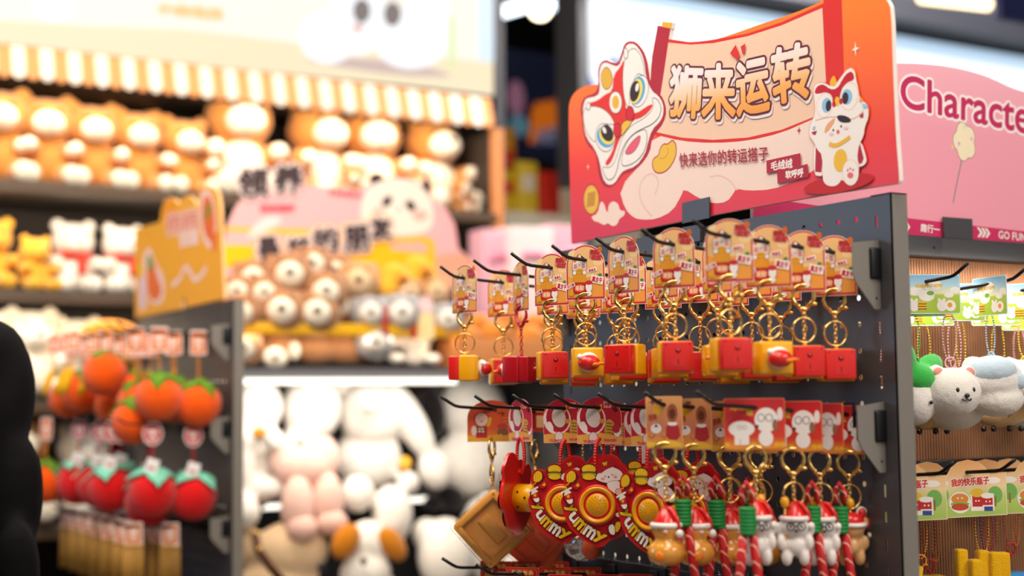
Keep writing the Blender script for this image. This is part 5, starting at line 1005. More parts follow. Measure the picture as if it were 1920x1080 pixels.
for i, (Xp, k, dz) in enumerate(((1.08, 0, -.160), (1.10, 1, -.150), (1.13, 2, -.150), (1.16, 3, -.145), (1.10, 4, -.150), (1.20, 4, -.165), (1.17, 5, -.175), (1.15, 6, -.150), (1.262, 6, -.155))):
    if i == 0: continue
    fruit_charm(Xp, k, 1, 'a', -50+i*6, 'red fruit plush charm with mint leaves, %s from the left in the middle row' % ['', 'first', 'second', 'third', 'fourth', 'fifth', 'sixth', 'seventh', 'eighth'][i], dz, yaw=i*35)
fruit_charm(1.03, 0, 1, 'p', -60, 'yellow-orange plush charm left of the red fruit charms', -.155)
def pxx(o): v = o.location-cam.location; return v.dot(Rv)/v.dot(Fv)
for kind, txt, cut in (('persimmon_charm', 'orange persimmon plush charm, %s from the left in the upper cluster', 1.3), ('apple_charm', 'red fruit plush charm with mint leaves, %s from the left in the middle row', 0)):
    L_ = sorted([o for o in COL.objects if o.name.startswith(kind) and 'category' in o and (cut == 0 or o.location.z > cut)], key=pxx)
    for i, o in enumerate(L_): o['label'] = txt % ['first', 'second', 'third', 'fourth', 'fifth', 'sixth', 'seventh', 'eighth', 'ninth', 'tenth'][i]
# bamboo fans and tags on the bottom row
bam = mat('woven_bamboo', '#B88838', rough=.6, noise=.2, nscale=90)
nth0 = ['first', 'second', 'third', 'fourth', 'fifth', 'sixth', 'seventh']
def bamboo():
    b = MB()
    for i in range(9): b.tube([(-.024+.006*i, 0, -.055), (-.026+.0065*i, 0, -.175)], .0022, bam, 6)
    b.box((0, 0, -.055), (.056, .006, .008), bam); return b
for k in range(7):
    for j, Xp in enumerate((1.10, 1.20)):
        t = thing('bamboo_charm', 'bamboo slat charm, %s on the %s bottom hook of the left rack' % (('front one', 'rear one')[j], nth0[k]), 'charm', (Xp, OHY[k], rzo(2, Xp)), 0, 'bamboo charms on the left rack')
        part('beige', tag_card('D8906C', False, 48, 62), 'header_card', t, rot=(0, 0, D(-45+k*6-j*18)), label='beige tag'); part('bamboo', bamboo, 'bamboo_slats', t, rot=(0, 0, D(-45+k*6)))
for k, (Xp, kk) in enumerate(((1.05, 0), (1.06, 1), (1.05, 2), (1.10, 2), (1.28, 4), (1.28, 2))):
    t = thing('paper_tag_charm', 'peach paper tag charm, %s of the upper hooks on the left rack' % ['leftmost', 'second', 'third', 'fourth', 'rear right', 'rear left'][k], 'charm', (Xp, OHY[kk], rzo(0, Xp)), 0)
    part('pcard', tag_card('E88048', False, 40, 56), 'header_card', t, rot=(0, 0, D(-40+k*9))); part(('chain', 'o', 9), lambda: chain(bcm('orange'), 9, .010), 'link_chain', t, (0, 0, -.050)); part('banana', banana, 'felt_fruit', t, (0, 0, -.10))

# ================================================================ wall display unit with light box, awning and plush shelves
cab_dark = mat('dark_brown_cabinet', '#2A211C', rough=.6, noise=.1, nscale=8)
shelf_top = mat('grey_shelf_metal', '#6C6862', rough=.5, metal=.2, noise=.06); shelf_lip = mat('bronze_shelf_lip', '#54402F', rough=.45, noise=.08)
wood_o = mat('orange_wood_trim', '#D08850', rough=.5, noise=.15, nscale=12)
wu = thing('wall_shelf_unit', 'dark wall shelving full of bears under the striped awning', 'shelf unit', (1.3, 5.6, 0))
def wpart(name, boxes, label=None):
    b = MB()
    for c, d, m in boxes: b.box((c[0]-1.3, c[1]-5.6, c[2]), d, m)
    o = b.build(name, wu)
    if label: o['label'] = label
wpart('back_panel', [((1.3, 5.97, 1.25), (3.7, .03, 2.5), cab_dark)])
wpart('end_panel', [((3.13, 5.64, 1.2), (.03, .66, 2.4), cab_dark), ((3.115, 5.30, 1.2), (.055, .02, 2.4), wood_o)], 'end panel with orange wood front edge'); wpart('end_panel', [((-.55, 5.62, 1.2), (.04, .68, 2.4), cab_dark)])
wpart('top_panel', [((1.3, 5.66, 2.47), (3.7, .60, .03), cab_dark)])
for z in (.83, .43, .03, -.42, -.8):
    wpart('shelf_board', [((1.3, 5.63, H+z-.015), (3.62, .66, .025), shelf_top), ((1.3, 5.29, H+z-.028), (3.62, .014, .036), shelf_lip)])
wpart('plinth', [((1.3, 5.65, .15), (3.6, .6, .3), cab_dark)])
# awning
b = MB(); st_o = mat('awning_orange_stripe', '#E8A064', rough=.7, noise=.05); st_w = mat('awning_cream_stripe', '#FBEFE2', rough=.7, noise=.03)
x = -.55; i = 0
while x < 3.08:
    w_ = .0505; m = st_o if i % 2 else st_w; V = [(x, 5.30, H+1.335), (x+w_, 5.30, H+1.335)]; bot = [(x+w_/2+w_/2*math.cos(t), 5.275, H+1.222-.026*math.sin(t)) for t in [PI*k/6 for k in range(7)]]
    V = [(x, 5.31, H+1.335), (x+w_, 5.31, H+1.335)]+bot; V2 = [(p[0], p[1]+.006, p[2]) for p in V]; n = len(V)
    b.add(V+V2, [tuple(range(n-1, -1, -1)), tuple(range(n, 2*n))]+[(k, (k+1) % n, n+(k+1) % n, n+k) for k in range(n)], m); x += w_; i += 1
tag(b.build('awning'), 'orange and cream striped scalloped awning over the bear shelves', 'awning')
# light box above
lb = thing('light_box_sign', 'large glowing cream light box with blurred white puppies above the awning', 'sign', (-.6, 5.3, H+1.34))
WG = (0, 0, -1.34)
def glow(n, c, e):
    m = mat(n, c, rough=.3, spec=.3, emit=e); m.node_tree.nodes['Principled BSDF'].inputs['Base Color'].default_value = (.02, .02, .02, 1); return m
b = MB(); b.box((1.86, .16, 1.88), (3.72, .28, 1.06), cab_dark); b.build('housing', lb, WG)
a = Art(0.0, .0004); a.poly([(0, 1345), (3700, 1345), (3700, 2400), (0, 2400)], glow('light_box_cream', '#FFF8EA', .93))
a.poly([(1443.9,1400.7),(1913,1427.5),(2321.7,1464.6),(2764.6,1466.4),(3701.6,1492.4),(3700,1349.8),(2430,1329.5),(1445.5,1323.4)], glow('light_box_sand', '#FFEEC8', .88))
a.poly([(2999.9,1433.7),(3195.4,1441.9),(3371.9,1437),(3527.4,1407.9),(3245,1382.5),(2881,1392),(2799.3,1404.6)], glow('light_box_rose', '#E8CCC4', .75), 1)
for P in ([(3048.3,1523.9),(3041.9,1557.9),(3023,1586.9),(2993.7,1607.9),(2957,1619),(2916.5,1619),(2876.3,1608.1),(2840.3,1587.5),(2811.9,1559.3),(2793.8,1526.1),(2787.6,1491.3),(2793.9,1458),(2812.1,1429.5),(2840.4,1408.4),(2876.3,1396.9),(2916.4,1396.1),(2956.8,1406.2),(2993.5,1426.3),(3022.8,1454.6),(3041.7,1488.2)], [(3183.7,1632.2),(3177.3,1684.4),(3158,1729.6),(3128.1,1763.2),(3090.4,1782),(3048.9,1784.2),(3007.7,1769.8),(2970.7,1740.3),(2941.5,1698.8),(2922.9,1649.4),(2916.5,1596.6),(2922.9,1545.7),(2941.4,1501.4),(2970.4,1467.8),(3007.1,1448.4),(3048.2,1445),(3089.5,1458.2),(3127.2,1486.8),(3157.3,1528.2),(3176.8,1578.3)], [(3476.3,1565.7),(3467.7,1604.4),(3442.1,1637),(3402.1,1660.1),(3352.1,1671.6),(3296.9,1670.4),(3242.3,1656.8),(3193.3,1632.3),(3154.8,1599.5),(3130.1,1561.4),(3121.5,1521.7),(3129.8,1484.1),(3154.2,1452.2),(3192.5,1429),(3241.1,1416.8),(3295.5,1416.8),(3350.5,1429.2),(3400.7,1453),(3440.9,1486),(3467.1,1524.8)], [(3490.1,1649.5),(3484.7,1699.6),(3468.4,1743.2),(3442.7,1775.9),(3410.2,1794.6),(3374.4,1797.4),(3338.6,1784.2),(3306.4,1756.5),(3281,1717.1),(3264.6,1669.8),(3258.7,1619.2),(3264,1570.1),(3279.9,1527.2),(3304.9,1494.6),(3336.7,1475.5),(3372.2,1471.7),(3408,1483.9),(3440.6,1510.9),(3466.8,1550.2),(3483.9,1598)], [(1892.3,1500.9),(1888.2,1519.2),(1876.9,1534.6),(1859.4,1545.6),(1837.6,1551.2),(1813.7,1550.7),(1789.9,1544.3),(1768.7,1532.7),(1752,1517.1),(1741.5,1498.8),(1738,1479.8),(1742,1461.8),(1753.1,1446.5),(1770.2,1435.5),(1791.7,1429.8),(1815.5,1430),(1839.3,1436.1),(1860.8,1447.5),(1877.9,1463.2),(1888.7,1481.6)]): a.poly(P, glow('light_box_white', '#FBFCFF', 1.0))
for P in ([(3107.2,1642.5),(3105.3,1658.4),(3099.6,1672.2),(3090.6,1682.5),(3079.4,1688.4),(3067,1689.2),(3054.5,1684.9),(3043.3,1676),(3034.4,1663.2),(3028.7,1648),(3026.7,1631.6),(3028.7,1615.8),(3034.3,1602.1),(3043.1,1591.8),(3054.3,1585.9),(3066.7,1585),(3079.1,1589.1),(3090.4,1598),(3099.4,1610.7),(3105.2,1626.1)], [(3250.1,1648),(3248.1,1664),(3242.3,1678),(3233.2,1688.5),(3221.7,1694.4),(3208.9,1695.2),(3196.2,1690.9),(3184.7,1681.8),(3175.6,1668.9),(3169.7,1653.4),(3167.6,1636.9),(3169.6,1620.9),(3175.3,1607.1),(3184.3,1596.6),(3195.8,1590.6),(3208.5,1589.7),(3221.2,1593.9),(3232.8,1602.9),(3242,1615.8),(3248,1631.3)]): a.poly(P, glow('light_box_taupe', '#A89A98', .5))
for P in ([(3072.7,1566.5),(3071.6,1571.2),(3068.1,1575.2),(3062.7,1578),(3056,1579.4),(3048.5,1579.2),(3041,1577.4),(3034.2,1574.3),(3028.8,1570.1),(3025.4,1565.3),(3024.2,1560.3),(3025.4,1555.5),(3028.8,1551.6),(3034.1,1548.8),(3040.9,1547.4),(3048.4,1547.6),(3055.9,1549.3),(3062.7,1552.4),(3068.1,1556.6),(3071.5,1561.5)],): a.poly(P, glow('light_box_coral', '#F8B8A8', .8))
a.poly([(3623.9,1786),(3705,1797.4),(3701.6,1492.4),(3620.9,1491.4)], glow('light_box_pale_blue', '#E0F0FC', .95)); a.poly([(3477.2,1671.3),(3503.4,1674.8),(3508,1440.8),(3481.8,1443.7)], glow('light_box_lime', '#E0F4B0', .9))
a.text('小森世界', [(2205.1,1552.2),(2466.6,1560.4),(2466.9,1515.4),(2205.5,1512.5)], glow('light_box_orange', '#F8D090', .9), bold=6)
lab(a.mb.build('lit_face', lb, WG), 'lit cream print')

# ---------------------------------------------------------------- plush kinds
def fur(n, c, b_=.6): return mat(n, c, rough=.95, spec=.08, sheen=.35, noise=.16, nscale=30, bump=b_, bscale=130)
f_or = fur('golden_brown_plush', '#C88844'); f_cr = fur('cream_plush', '#F8EEDC'); f_br = fur('brown_plush', '#B07C54'); f_wh = fur('snow_plush', '#F6F0E8'); f_pk = fur('pale_pink_plush', '#F2C6B8'); f_ye = fur('sunny_plush', '#F4B83C'); f_gr = fur('grey_plush', '#A8A8AE'); f_tn = fur('tan_plush', '#C89868'); f_bk = fur('black_plush', '#1E1A1C'); f_rd = fur('scarf_red_plush', '#C83A2C'); f_go = fur('ginger_plush', '#D08018'); f_aq = fur('aqua_plush', '#A8D4CC'); f_sk = fur('sand_plush', '#E8C8A0')
def bear_make(key, mbody, mmuz, belly=True, paws=True, scarf=None):
    """seated toy bear, one metre tall before scaling, facing -y"""
    def body(): return blob([((0, .02, .70), (.27, .24, .24)), ((0, .05, .30), (.27, .23, .30)), ((-.2, .0, .90), (.09, .05, .09)), ((.2, .0, .90), (.09, .05, .09)), ((-.26, -.12, .40), (.10, .17, .10)), ((.26, -.12, .40), (.10, .17, .10)), ((-.19, -.22, .12), (.12, .22, .12)), ((.19, -.22, .12), (.12, .22, .12))], .028, 3, mbody)
    def make(label, loc, h, yaw, group=None, name='plush_bear', cat='plush toy'):
        t = thing(name, label, cat, loc, D(yaw), group); t.scale = (h, h, h)
        part((key, 'b'), body, 'body', t); q = lambda: _muz(mmuz); part((key, 'm'), q, 'muzzle', t, label='pale muzzle')
        part(('nose',), lambda: _dot(.035, .02, .025), 'nose', t, (0, -.33, .69))
        for s_ in (-1, 1): part(('eye',), lambda: _dot(.022, .015, .026), 'eye', t, (s_*.10, -.205, .775))
        if belly: part((key, 'be'), lambda: _belly(mmuz), 'belly_patch', t)
        if paws:
            for s_ in (-1, 1): part((key, 'fp'), lambda: _pad(mmuz, .088, .092), 'foot_pad', t, (s_*.19, -.42, .13)); part((key, 'hp'), lambda: _pad(mmuz, .068, .066), 'hand_pad', t, (s_*.25, -.27, .41))
        if scarf: part((key, 's'), lambda: _scarf(scarf), 'scarf', t, label='red scarf')
        return t
    return make
def _muz(m): b = MB(); b.ell((0, -.20, .655), (.155, .13, .125), m, seg=20, rings=14); return b
def _dot(a_, b_, c_): b = MB(); b.ell((0, 0, 0), (a_, b_, c_), blk, seg=10, rings=8); return b
def _belly(m): b = MB(); b.ell((0, -.10, .30), (.19, .11, .22), m, seg=18, rings=12); return b
def _pad(m, a_, c_): b = MB(); b.ell((0, 0, 0), (a_, .055, c_), m, seg=16, rings=10); return b
def _scarf(m): b = MB(); b.ring((0, .02, .50), .22, .055, m, 'z', 24, 8); b.box((.06, -.24, .38), (.12, .05, .24), m, bev=.02); return b
BG = bear_make('gold', f_or, f_cr); BS = bear_make('gold', f_or, f_cr, belly=False); BY = bear_make('yellow', f_ye, f_ye, belly=False); BW = bear_make('white', f_wh, f_wh, scarf=f_rd); BC_ = bear_make('cream', f_cr, f_wh)
nth = ['first', 'second', 'third', 'fourth', 'fifth', 'sixth', 'seventh']
for i, x in enumerate((1.09, 1.262, 1.44, 1.62, 1.81)): BS('golden bear with cream muzzle, %s from the left on the top shelf' % nth[i], (x, 5.60, H+.832), .405-.012*i, -8+i*3, 'golden bears on the top shelf')
for i, x in enumerate((.95, 1.12, 1.30, 1.475, 1.66)): BS('golden bear in the back row behind the %s front bear on the top shelf' % nth[i], (x, 5.86, H+.832), .42, 0, 'golden bears on the top shelf')
for i, (x, h, y) in enumerate(((2.06, .53, -5), (2.42, .50, 8), (2.67, .51, -8), (2.98, .49, 4))): BG('large golden bear with cream belly, %s from the left under the awning end' % nth[i], (x, 5.64, H+.832), h, y, 'large golden bears on the top shelf')
for i, x in enumerate((2.20, 2.48, 2.78, 3.0)): BS('small golden bear lying in front of the large bears, %s from the left' % nth[i], (x, 5.42, H+.832), .17, -20+i*13, 'small bears in front of the large bears')
BY('yellow plush bear at the left picture edge on the second shelf', (1.05, 5.52, H+.432), .29, -5); BY('smaller yellow plush bear leaning by the white scarfed bear', (1.20, 5.46, H+.432), .22, 15)
BW('white plush bear with red scarf, left of the pair', (1.36, 5.55, H+.432), .30, 0); BW('white plush bear with red scarf, right of the pair', (1.545, 5.52, H+.432), .29, 5)
BC_('cream plush bear on the third shelf behind the man in black', (1.02, 5.52, H+.032), .34, -10); BC_('pale plush toy second on the third shelf, above the orange rack hooks', (1.20, 5.52, H+.032), .36, 5); BC_('cream plush toy third on the third shelf', (1.38, 5.55, H+.032), .33, 0)
BG('golden bear on the fourth shelf beside the black sleeve', (1.14, 5.44, H-.418), .44, -5); BC_('cream bear on the fourth shelf behind the red charms', (1.40, 5.5, H-.418), .38, 8); BW('white bear with scarf on the fourth shelf', (.95, 5.5, H-.418), .36, 0)
f_ban = fur('ripe_banana_plush', '#D88A14')
b = MB()
for k in range(11):
    t_ = k/10; b.tube([(1.52-.13*t_-.0, 5.30, H+.20+.03*math.sin(PI*t_)), (1.50-.14*t_, 5.22, H+.17)], .03, f_ban, 8)
b.ell((1.455, 5.36, H+.255), (.13, .10, .075), f_ban); tag(b.build('plush_banana_bunch'), 'yellow-orange plush banana bunch above the orange rack hooks', 'plush toy')

# ================================================================ middle display: pile of brown bears and big white plush
mr = thing('display_rack', 'dark grey shelf rack with light strips, holding brown bears and big white plush', 'shelf rack', (2.15, 4.6, 0))
def mpart(name, boxes, label=None):
    b = MB()
    for c, d, m in boxes: b.box((c[0]-2.15, c[1]-4.6, c[2]), d, m)
    o = b.build(name, mr)
    if label: o['label'] = label
    return o
mpart('shelf_board', [((2.15, 4.62, H+.112), (1.42, .62, .022), metal_grey), ((2.15, 4.303, H+.108), (1.42, .012, .034), metal_grey)])
mpart('light_strip', [((1.91, 4.312, H+.080), (.90, .014, .018), glow('led_strip_glow', '#FFF8E8', 2))], 'white light strip')
mpart('shelf_board', [((2.15, 4.92, H-.33), (1.42, .30, .02), metal_grey)]); mpart('light_strip', [((2.15, 4.765, H-.352), (1.40, .014, .016), glow('led_strip_glow', '#FFF8E8', 2))], 'white light strip')
mpart('shelf_board', [((2.15, 4.62, H-.78), (1.42, .66, .022), metal_grey)])
for x in (1.455, 2.845): mpart('upright', [((x, 4.62, .75), (.035, .66, 1.5), metal_grey)])
mpart('back_panel', [((2.15, 5.08, .62), (1.42, .02, 1.2), mat('dark_grey_back', '#2C2B2E', rough=.7, noise=.05))])
tray_y = mat('yellow_lacquered_tray', '#F0B800', rough=.4, noise=.05)
t = thing('display_tray', 'yellow display tray under the upper row of brown bears', 'tray', (1.92, 4.45, H+.24))
b = MB(); b.box((0, .03, 0), (.92, .30, .012), tray_y); b.build('tray_floor', t); b = MB(); b.box((0, -.125, .012), (.92, .012, .036), tray_y, bev=.003); b.box((0, .18, .02), (.92, .012, .05), tray_y); b.build('tray_rim', t)
b = MB(); 
for x in (-.44, .44): b.box((x, .15, -.06), (.02, .02, .12), tray_y)
b.build('tray_legs', t)
# panda header
ps = thing('header_sign', 'pink header board with panda face and black lettering behind the brown bears', 'sign', (1.45, 4.56, H+.3))
PG2 = (0, 0, -.3)
pk = [(155.7,547.3),(169.4,548),(179.5,608.6),(196.6,649.8),(217.3,688),(266.2,725),(337.3,746.9),(446.1,768.2),(557.4,762.1),(663.7,762.4),(710,794),(788.3,817.5),(867.6,816.1),(931.9,788),(956,749.7),(1012.9,713.2),(1047.1,656.7),(1061.2,569.7),(1110.9,535.4),(1144.2,514.7),(1139.2,433.8),(170.5,362)]
b = MB(); b.prism(scl(pk), 0, .008, ink('F8E0E0')); b.build('foam_board', ps, PG2)
a = Art(-.0006, .00008); a.poly(pk, ink('F6B6BE')); a.poly([(970.7,543.8),(1061.1,555.1),(1110.9,535.4),(1144.2,514.7),(1139.2,433.8),(961.8,427.9)], ink('EDA890'))
a.poly([(161.2,540.9),(267,546),(270.8,472.2),(169.9,464.8)], ink('F5C400')); a.poly([(169.1,602.7),(468.3,610.8),(468.3,590.2),(169.2,586.7)], ink('F5BE28')); a.poly([(527.5,551.7),(787.3,596),(930.7,610.5),(962.9,586.8),(969.9,428.2),(527.4,413.6)], ink('F5BE10')); a.poly([(787.2,578.2),(914.4,588.1),(934.5,571),(934.3,549.4),(787.1,553.3)], ink('F6B0B0'))
a.poly([(287.8,634.9),(359.1,652.7),(373.6,626.2),(266.9,573),(238.8,564.8)], ink('F8DCE0'), 1)
a.poly([(759.9,806.1),(758.5,813.5),(754.3,820),(747.8,824.9),(739.5,827.7),(730.4,828.2),(721.2,826.3),(713,822.3),(706.4,816.5),(702.2,809.4),(700.8,801.8),(702.2,794.5),(706.4,788),(712.9,783.2),(721.1,780.3),(730.2,779.8),(739.3,781.6),(747.6,785.6),(754.2,791.4),(758.5,798.5)], ink('33262C')); a.poly([(950.5,787.9),(949.5,797.2),(946.3,805.5),(941.3,811.9),(935,815.8),(928,816.8),(921,814.8),(914.7,810),(909.6,802.9),(906.4,794.2),(905.2,784.7),(906.2,775.4),(909.4,767.1),(914.3,760.7),(920.6,756.8),(927.6,755.8),(934.6,757.8),(941,762.5),(946.1,769.6),(949.4,778.3)], ink('33262C')); a.poly([(679,742.2),(710,783.3),(764.6,806.5),(835.7,813.8),(899.7,800.3),(943.9,759.8),(959.7,702.7),(955.2,644.4),(914.6,616.9),(810.9,604.4),(709.5,609.7),(671.1,642.9),(667.4,692)], ink('F2E8E0'), 2)
a.poly([(786.8,745.4),(781.9,747.4),(776,747.3),(769.5,745.3),(763.1,741.4),(757.4,736.1),(753.1,729.9),(750.5,723.5),(749.8,717.3),(751.2,712.2),(754.4,708.4),(759.3,706.4),(765.2,706.5),(771.7,708.5),(778.1,712.4),(783.8,717.6),(788.2,723.8),(790.8,730.3),(791.5,736.5),(790.1,741.7)], ink('33262C')); a.poly([(881.8,700.5),(885.2,704.7),(886.7,710.1),(886.1,716.3),(883.4,722.5),(879,728.2),(873.3,732.8),(866.8,735.8),(860.2,737.1),(854.1,736.3),(849.2,733.7),(845.8,729.5),(844.4,724.1),(845,718),(847.6,711.8),(852,706.1),(857.7,701.5),(864.1,698.4),(870.7,697.2),(876.8,697.9)], ink('33262C')); a.poly([(761.8,689.3),(760.6,694.9),(757.1,699.9),(751.6,703.6),(744.6,705.8),(736.9,706.2),(729.2,704.9),(722.3,701.8),(716.8,697.4),(713.3,692),(712,686.3),(713.2,680.7),(716.7,675.7),(722.2,672),(729.1,669.8),(736.8,669.3),(744.5,670.7),(751.5,673.7),(757,678.1),(760.6,683.5)], ink('F6C4BC')); a.poly([(933.6,685.2),(932.1,691.3),(927.8,696.7),(921.1,700.8),(912.5,703.2),(903.1,703.6),(893.6,702),(885.1,698.6),(878.3,693.8),(874,687.9),(872.5,681.6),(873.9,675.4),(878.2,670.1),(884.9,666),(893.4,663.6),(902.8,663.2),(912.3,664.7),(920.8,668),(927.7,672.9),(932.1,678.8)], ink('F4B8B0')); a.poly([(824,701.6),(823.7,702.9),(822.8,704.1),(821.5,705),(819.7,705.5),(817.7,705.5),(815.8,705.2),(814,704.5),(812.6,703.5),(811.7,702.2),(811.4,700.9),(811.7,699.6),(812.6,698.4),(814,697.5),(815.7,697),(817.7,696.9),(819.6,697.3),(821.4,698),(822.8,699),(823.7,700.3)], ink('6A5048'))
a.text('快来领养', [(291.2,685.9),(416.9,693.9),(417,666.4),(291.3,658.8)], ink('E05868'), bold=2); a.text('PANDA', [(549.9,756),(671.3,752.3),(671.3,733.2),(549.9,735)], ink('E05868'), bold=2)
DK, HALO = ink('43343A'), ink('F4E4E4')
PC = [('领', [(211.1,800.2),(315.6,812.2),(317.4,714.8),(213,704.6)]), ('养', [(340.7,821),(438.7,833.4),(442.5,736.9),(343.1,726.8)]), ('最', [(277.5,566.8),(352.1,578.7),(363.1,489.5),(291.9,476.4)]), ('好', [(389.6,573.8),(466.8,581.8),(468.4,513.1),(394.1,505.8)]), ('的', [(483,610.2),(570.8,623.3),(581.3,543.8),(491.9,529.3)]), ('朋', [(596.4,623.3),(684.9,635.2),(693.9,549),(602.4,537.8)]), ('友', [(698,660),(775.8,670.2),(783.4,598),(705.5,588.3)])]
for c_, q in PC[2:]: a.text(c_, q, ink('F8BC78'), 19)
for c_, q in PC: a.text(c_, q, HALO, 13)
for c_, q in PC: a.text(c_, q, DK, 4.5)
lab(a.mb.build('printed_artwork', ps, PG2), 'panda face, yellow shapes and dark lettering')
# brown bears with white disc muzzles
def roll_bear(key, mb, mm, nose=True):
    def body(): return blob([((0, 0, 0), (.066, .060, .062)), ((.02, .10, -.008), (.060, .090, .052)), ((-.048, .012, .042), (.018, .012, .018)), ((.048, .012, .042), (.018, .012, .018))], .008, 3, mb)
    def muz(): b = MB(); b.ell((0, -.045, -.002), (.038, .030, .036), mm, seg=20, rings=12); return b
    def make(label, loc, s_=1, yaw=-20, tilt=0):
        t = thing('plush_bear', label, 'plush toy', loc, D(yaw)); t.scale = (s_,)*3
        part((key, 'rb'), body, 'body', t, rot=(0, D(tilt), 0)); part((key, 'rm'), muz, 'muzzle', t, label='white disc muzzle'); part(('rn',), lambda: _dot(.0105, .006, .0095), 'nose', t, (0, -.0735, .002))
        for e in (-1, 1): part(('re',), lambda: _dot(.004, .003, .004), 'eye', t, (e*.026, -.052, .034))
        return t
    return make
RB = roll_bear('brown', f_br, f_cr); RG = roll_bear('grey', f_gr, f_wh); RT = roll_bear('tan', f_tn, f_sk)
for mk, p, s_, lb_ in ((RB, (1.610,4.420,1.572), .95, 'brown bear with white muzzle at the far left of the second pile row'),
    (RB, (1.696,4.400,1.569), 1, 'brown bear looking up, second in the middle pile row'), (RB, (1.791,4.420,1.634), 1.25, 'large brown bear with white muzzle high in the pile below the sign'),
    (RB, (1.893,4.470,1.675), 1.1, 'topmost brown bear of the pile, just under the sign lettering'), (RB, (1.902,4.380,1.576), 1.2, 'brown bear with white muzzle right of the pile centre'),
    (RB, (1.603,4.360,1.500), 1.0, 'brown bear at the left end of the tray edge row'), (RB, (1.738,4.360,1.510), 1.25, 'brown bear in the middle of the tray edge row'), (RB, (1.861,4.360,1.506), 1.25, 'brown bear at the right of the tray edge row'),
    (RB, (1.695,4.500,1.626), 1.05, 'brown bear in the second rank at the left of the pile'), (RB, (1.851,4.500,1.585), 1.1, 'brown bear deep in the middle of the pile'), (RB, (1.977,4.440,1.535), 1.0, 'brown bear at the right end of the pile beside the grey plush'), (RB, (1.995,4.520,1.661), 1.0, 'brown bear behind the tan one near the sign'), (RB, (1.611,4.360,1.383), 1.0, 'brown bear at the left end of the lowest row'), (RT, (2.045,4.440,1.620), 1.25, 'tan plush bear with sand muzzle beside the yellow ducks'),
    (RG, (2.055,4.360,1.509), 1.0, 'grey and white plush left of the red ribbons'), (RG, (2.170,4.360,1.511), 1.15, 'grey and white plush between two red ribbons'), (RG, (2.347,4.360,1.493), 1.0, 'grey and white plush at the right end of the tray'),
    (RG, (2.075,4.360,1.410), 1.0, 'grey and white plush in the lowest row beside the lying brown bear'), (RT, (2.354,4.450,1.597), .9, 'tan plush behind the small pink card'), (RT, (2.236,4.430,1.592), .8, 'tan plush below the yellow duck')):
    mk(lb_, p, s_)
def world_plush(name, label, parts, m, extras=(), cat='plush toy', vox=.012):
    c = parts[0][0]; t = thing(name, label, cat, c)
    me = blob([((p[0][0]-c[0], p[0][1]-c[1], p[0][2]-c[2]),)+tuple(p[1:]) for p in parts], vox, 4, m); link('body', me, t)
    for nm, ps_, mm in extras:
        b = MB()
        for p in ps_: b.ell((p[0][0]-c[0], p[0][1]-c[1], p[0][2]-c[2]), p[1], mm, rot=(p[2] if len(p) > 2 else None), seg=18, rings=12)
        b.build(nm, t)
    return t
world_plush('plush_bear', 'big brown bear lying face down across the lowest row, white muzzle in front', [((1.743,4.420,1.387),(0.0668,0.0527,0.0597)), ((1.883,4.420,1.389),(0.0803,0.0464,0.0571)), ((2.000,4.420,1.390),(0.0795,0.0470,0.0578)), ((2.000,4.420,1.444),(0.0723,0.0362,0.0398)), ((2.079,4.420,1.360),(0.0546,0.0291,0.0291)), ((1.803,4.420,1.414),(0.0248,0.0177,0.0248))], f_br, [('muzzle', [((1.712,4.340,1.356),(0.0431,0.0207,0.0362))], f_cr), ('nose', [((1.700,4.310,1.355),(0.0103,0.0069,0.0086))], blk), ('paw_pad', [((1.794,4.380,1.381),(0.0228,0.0140,0.0316))], f_cr)])
world_plush('plush_dog', 'white and grey seated plush at the right of the lowest row', [((2.263,4.420,1.411),(0.0520,0.0409,0.0520)), ((2.267,4.420,1.361),(0.0594,0.0371,0.0334)), ((2.155,4.360,1.358),(0.0363,0.0254,0.0218)), ((2.298,4.360,1.356),(0.0332,0.0258,0.0221)), ((2.185,4.420,1.419),(0.0258,0.0221,0.0295))], f_wh, [('grey_hood', [((2.293,4.470,1.438),(0.0602,0.0376,0.0489)), ((2.232,4.460,1.455),(0.0187,0.0149,0.0224)), ((2.352,4.460,1.457),(0.0189,0.0151,0.0227))], f_gr), ('nose', [((2.225,4.330,1.405),(0.0073,0.0055,0.0055))], blk)])
for p, lb_ in ((((2.190,4.440,1.647),(0.0520,0.0446,0.0483)), 'yellow plush duck, left of the pair'), (((2.302,4.480,1.681),(0.0530,0.0454,0.0492)), 'yellow plush duck, right of the pair under the sign')):
    q = [((p[0][0]+dx, p[0][1]+dy, p[0][2]+dz), (p[1][0]*s_, p[1][1]*s_, p[1][2]*s_)) for dx, dy, dz, s_ in ((0, 0, 0, 1), (-.03, 0, -.045, .9), (.045, 0, -.03, .7))]
    t = world_plush('plush_duck', lb_, q, f_ye, [('beak', [((p[0][0]+.012, p[0][1]-p[1][1], p[0][2]-.012), (.022, .02, .010))], f_go)])
for x, lb_ in (((2.091,4.310,1.476), 'left red ribbon hanging over the yellow tray'), ((2.197,4.310,1.478), 'right red ribbon hanging over the yellow tray')):
    b = MB(); b.box((x[0], x[1], x[2]), (.020, .004, .11), f_rd, M=None, bev=.001); tag(b.build('red_ribbon'), lb_, 'ribbon')
p = (2.241,4.300,1.561); t = thing('hanging_tag', 'small pink card tag above yellow fringe in front of the grey plush', 'tag', p, D(-25)); part('pinkc', tag_card('E8B8C8', True, 48, 60), 'header_card', t, label='pink oval card'); b = MB(); b.box((0, 0, -.095), (.055, .006, .09), mat('pale_straw', '#F4D8A0', rough=.8, noise=.1)); b.build('fringe', t)
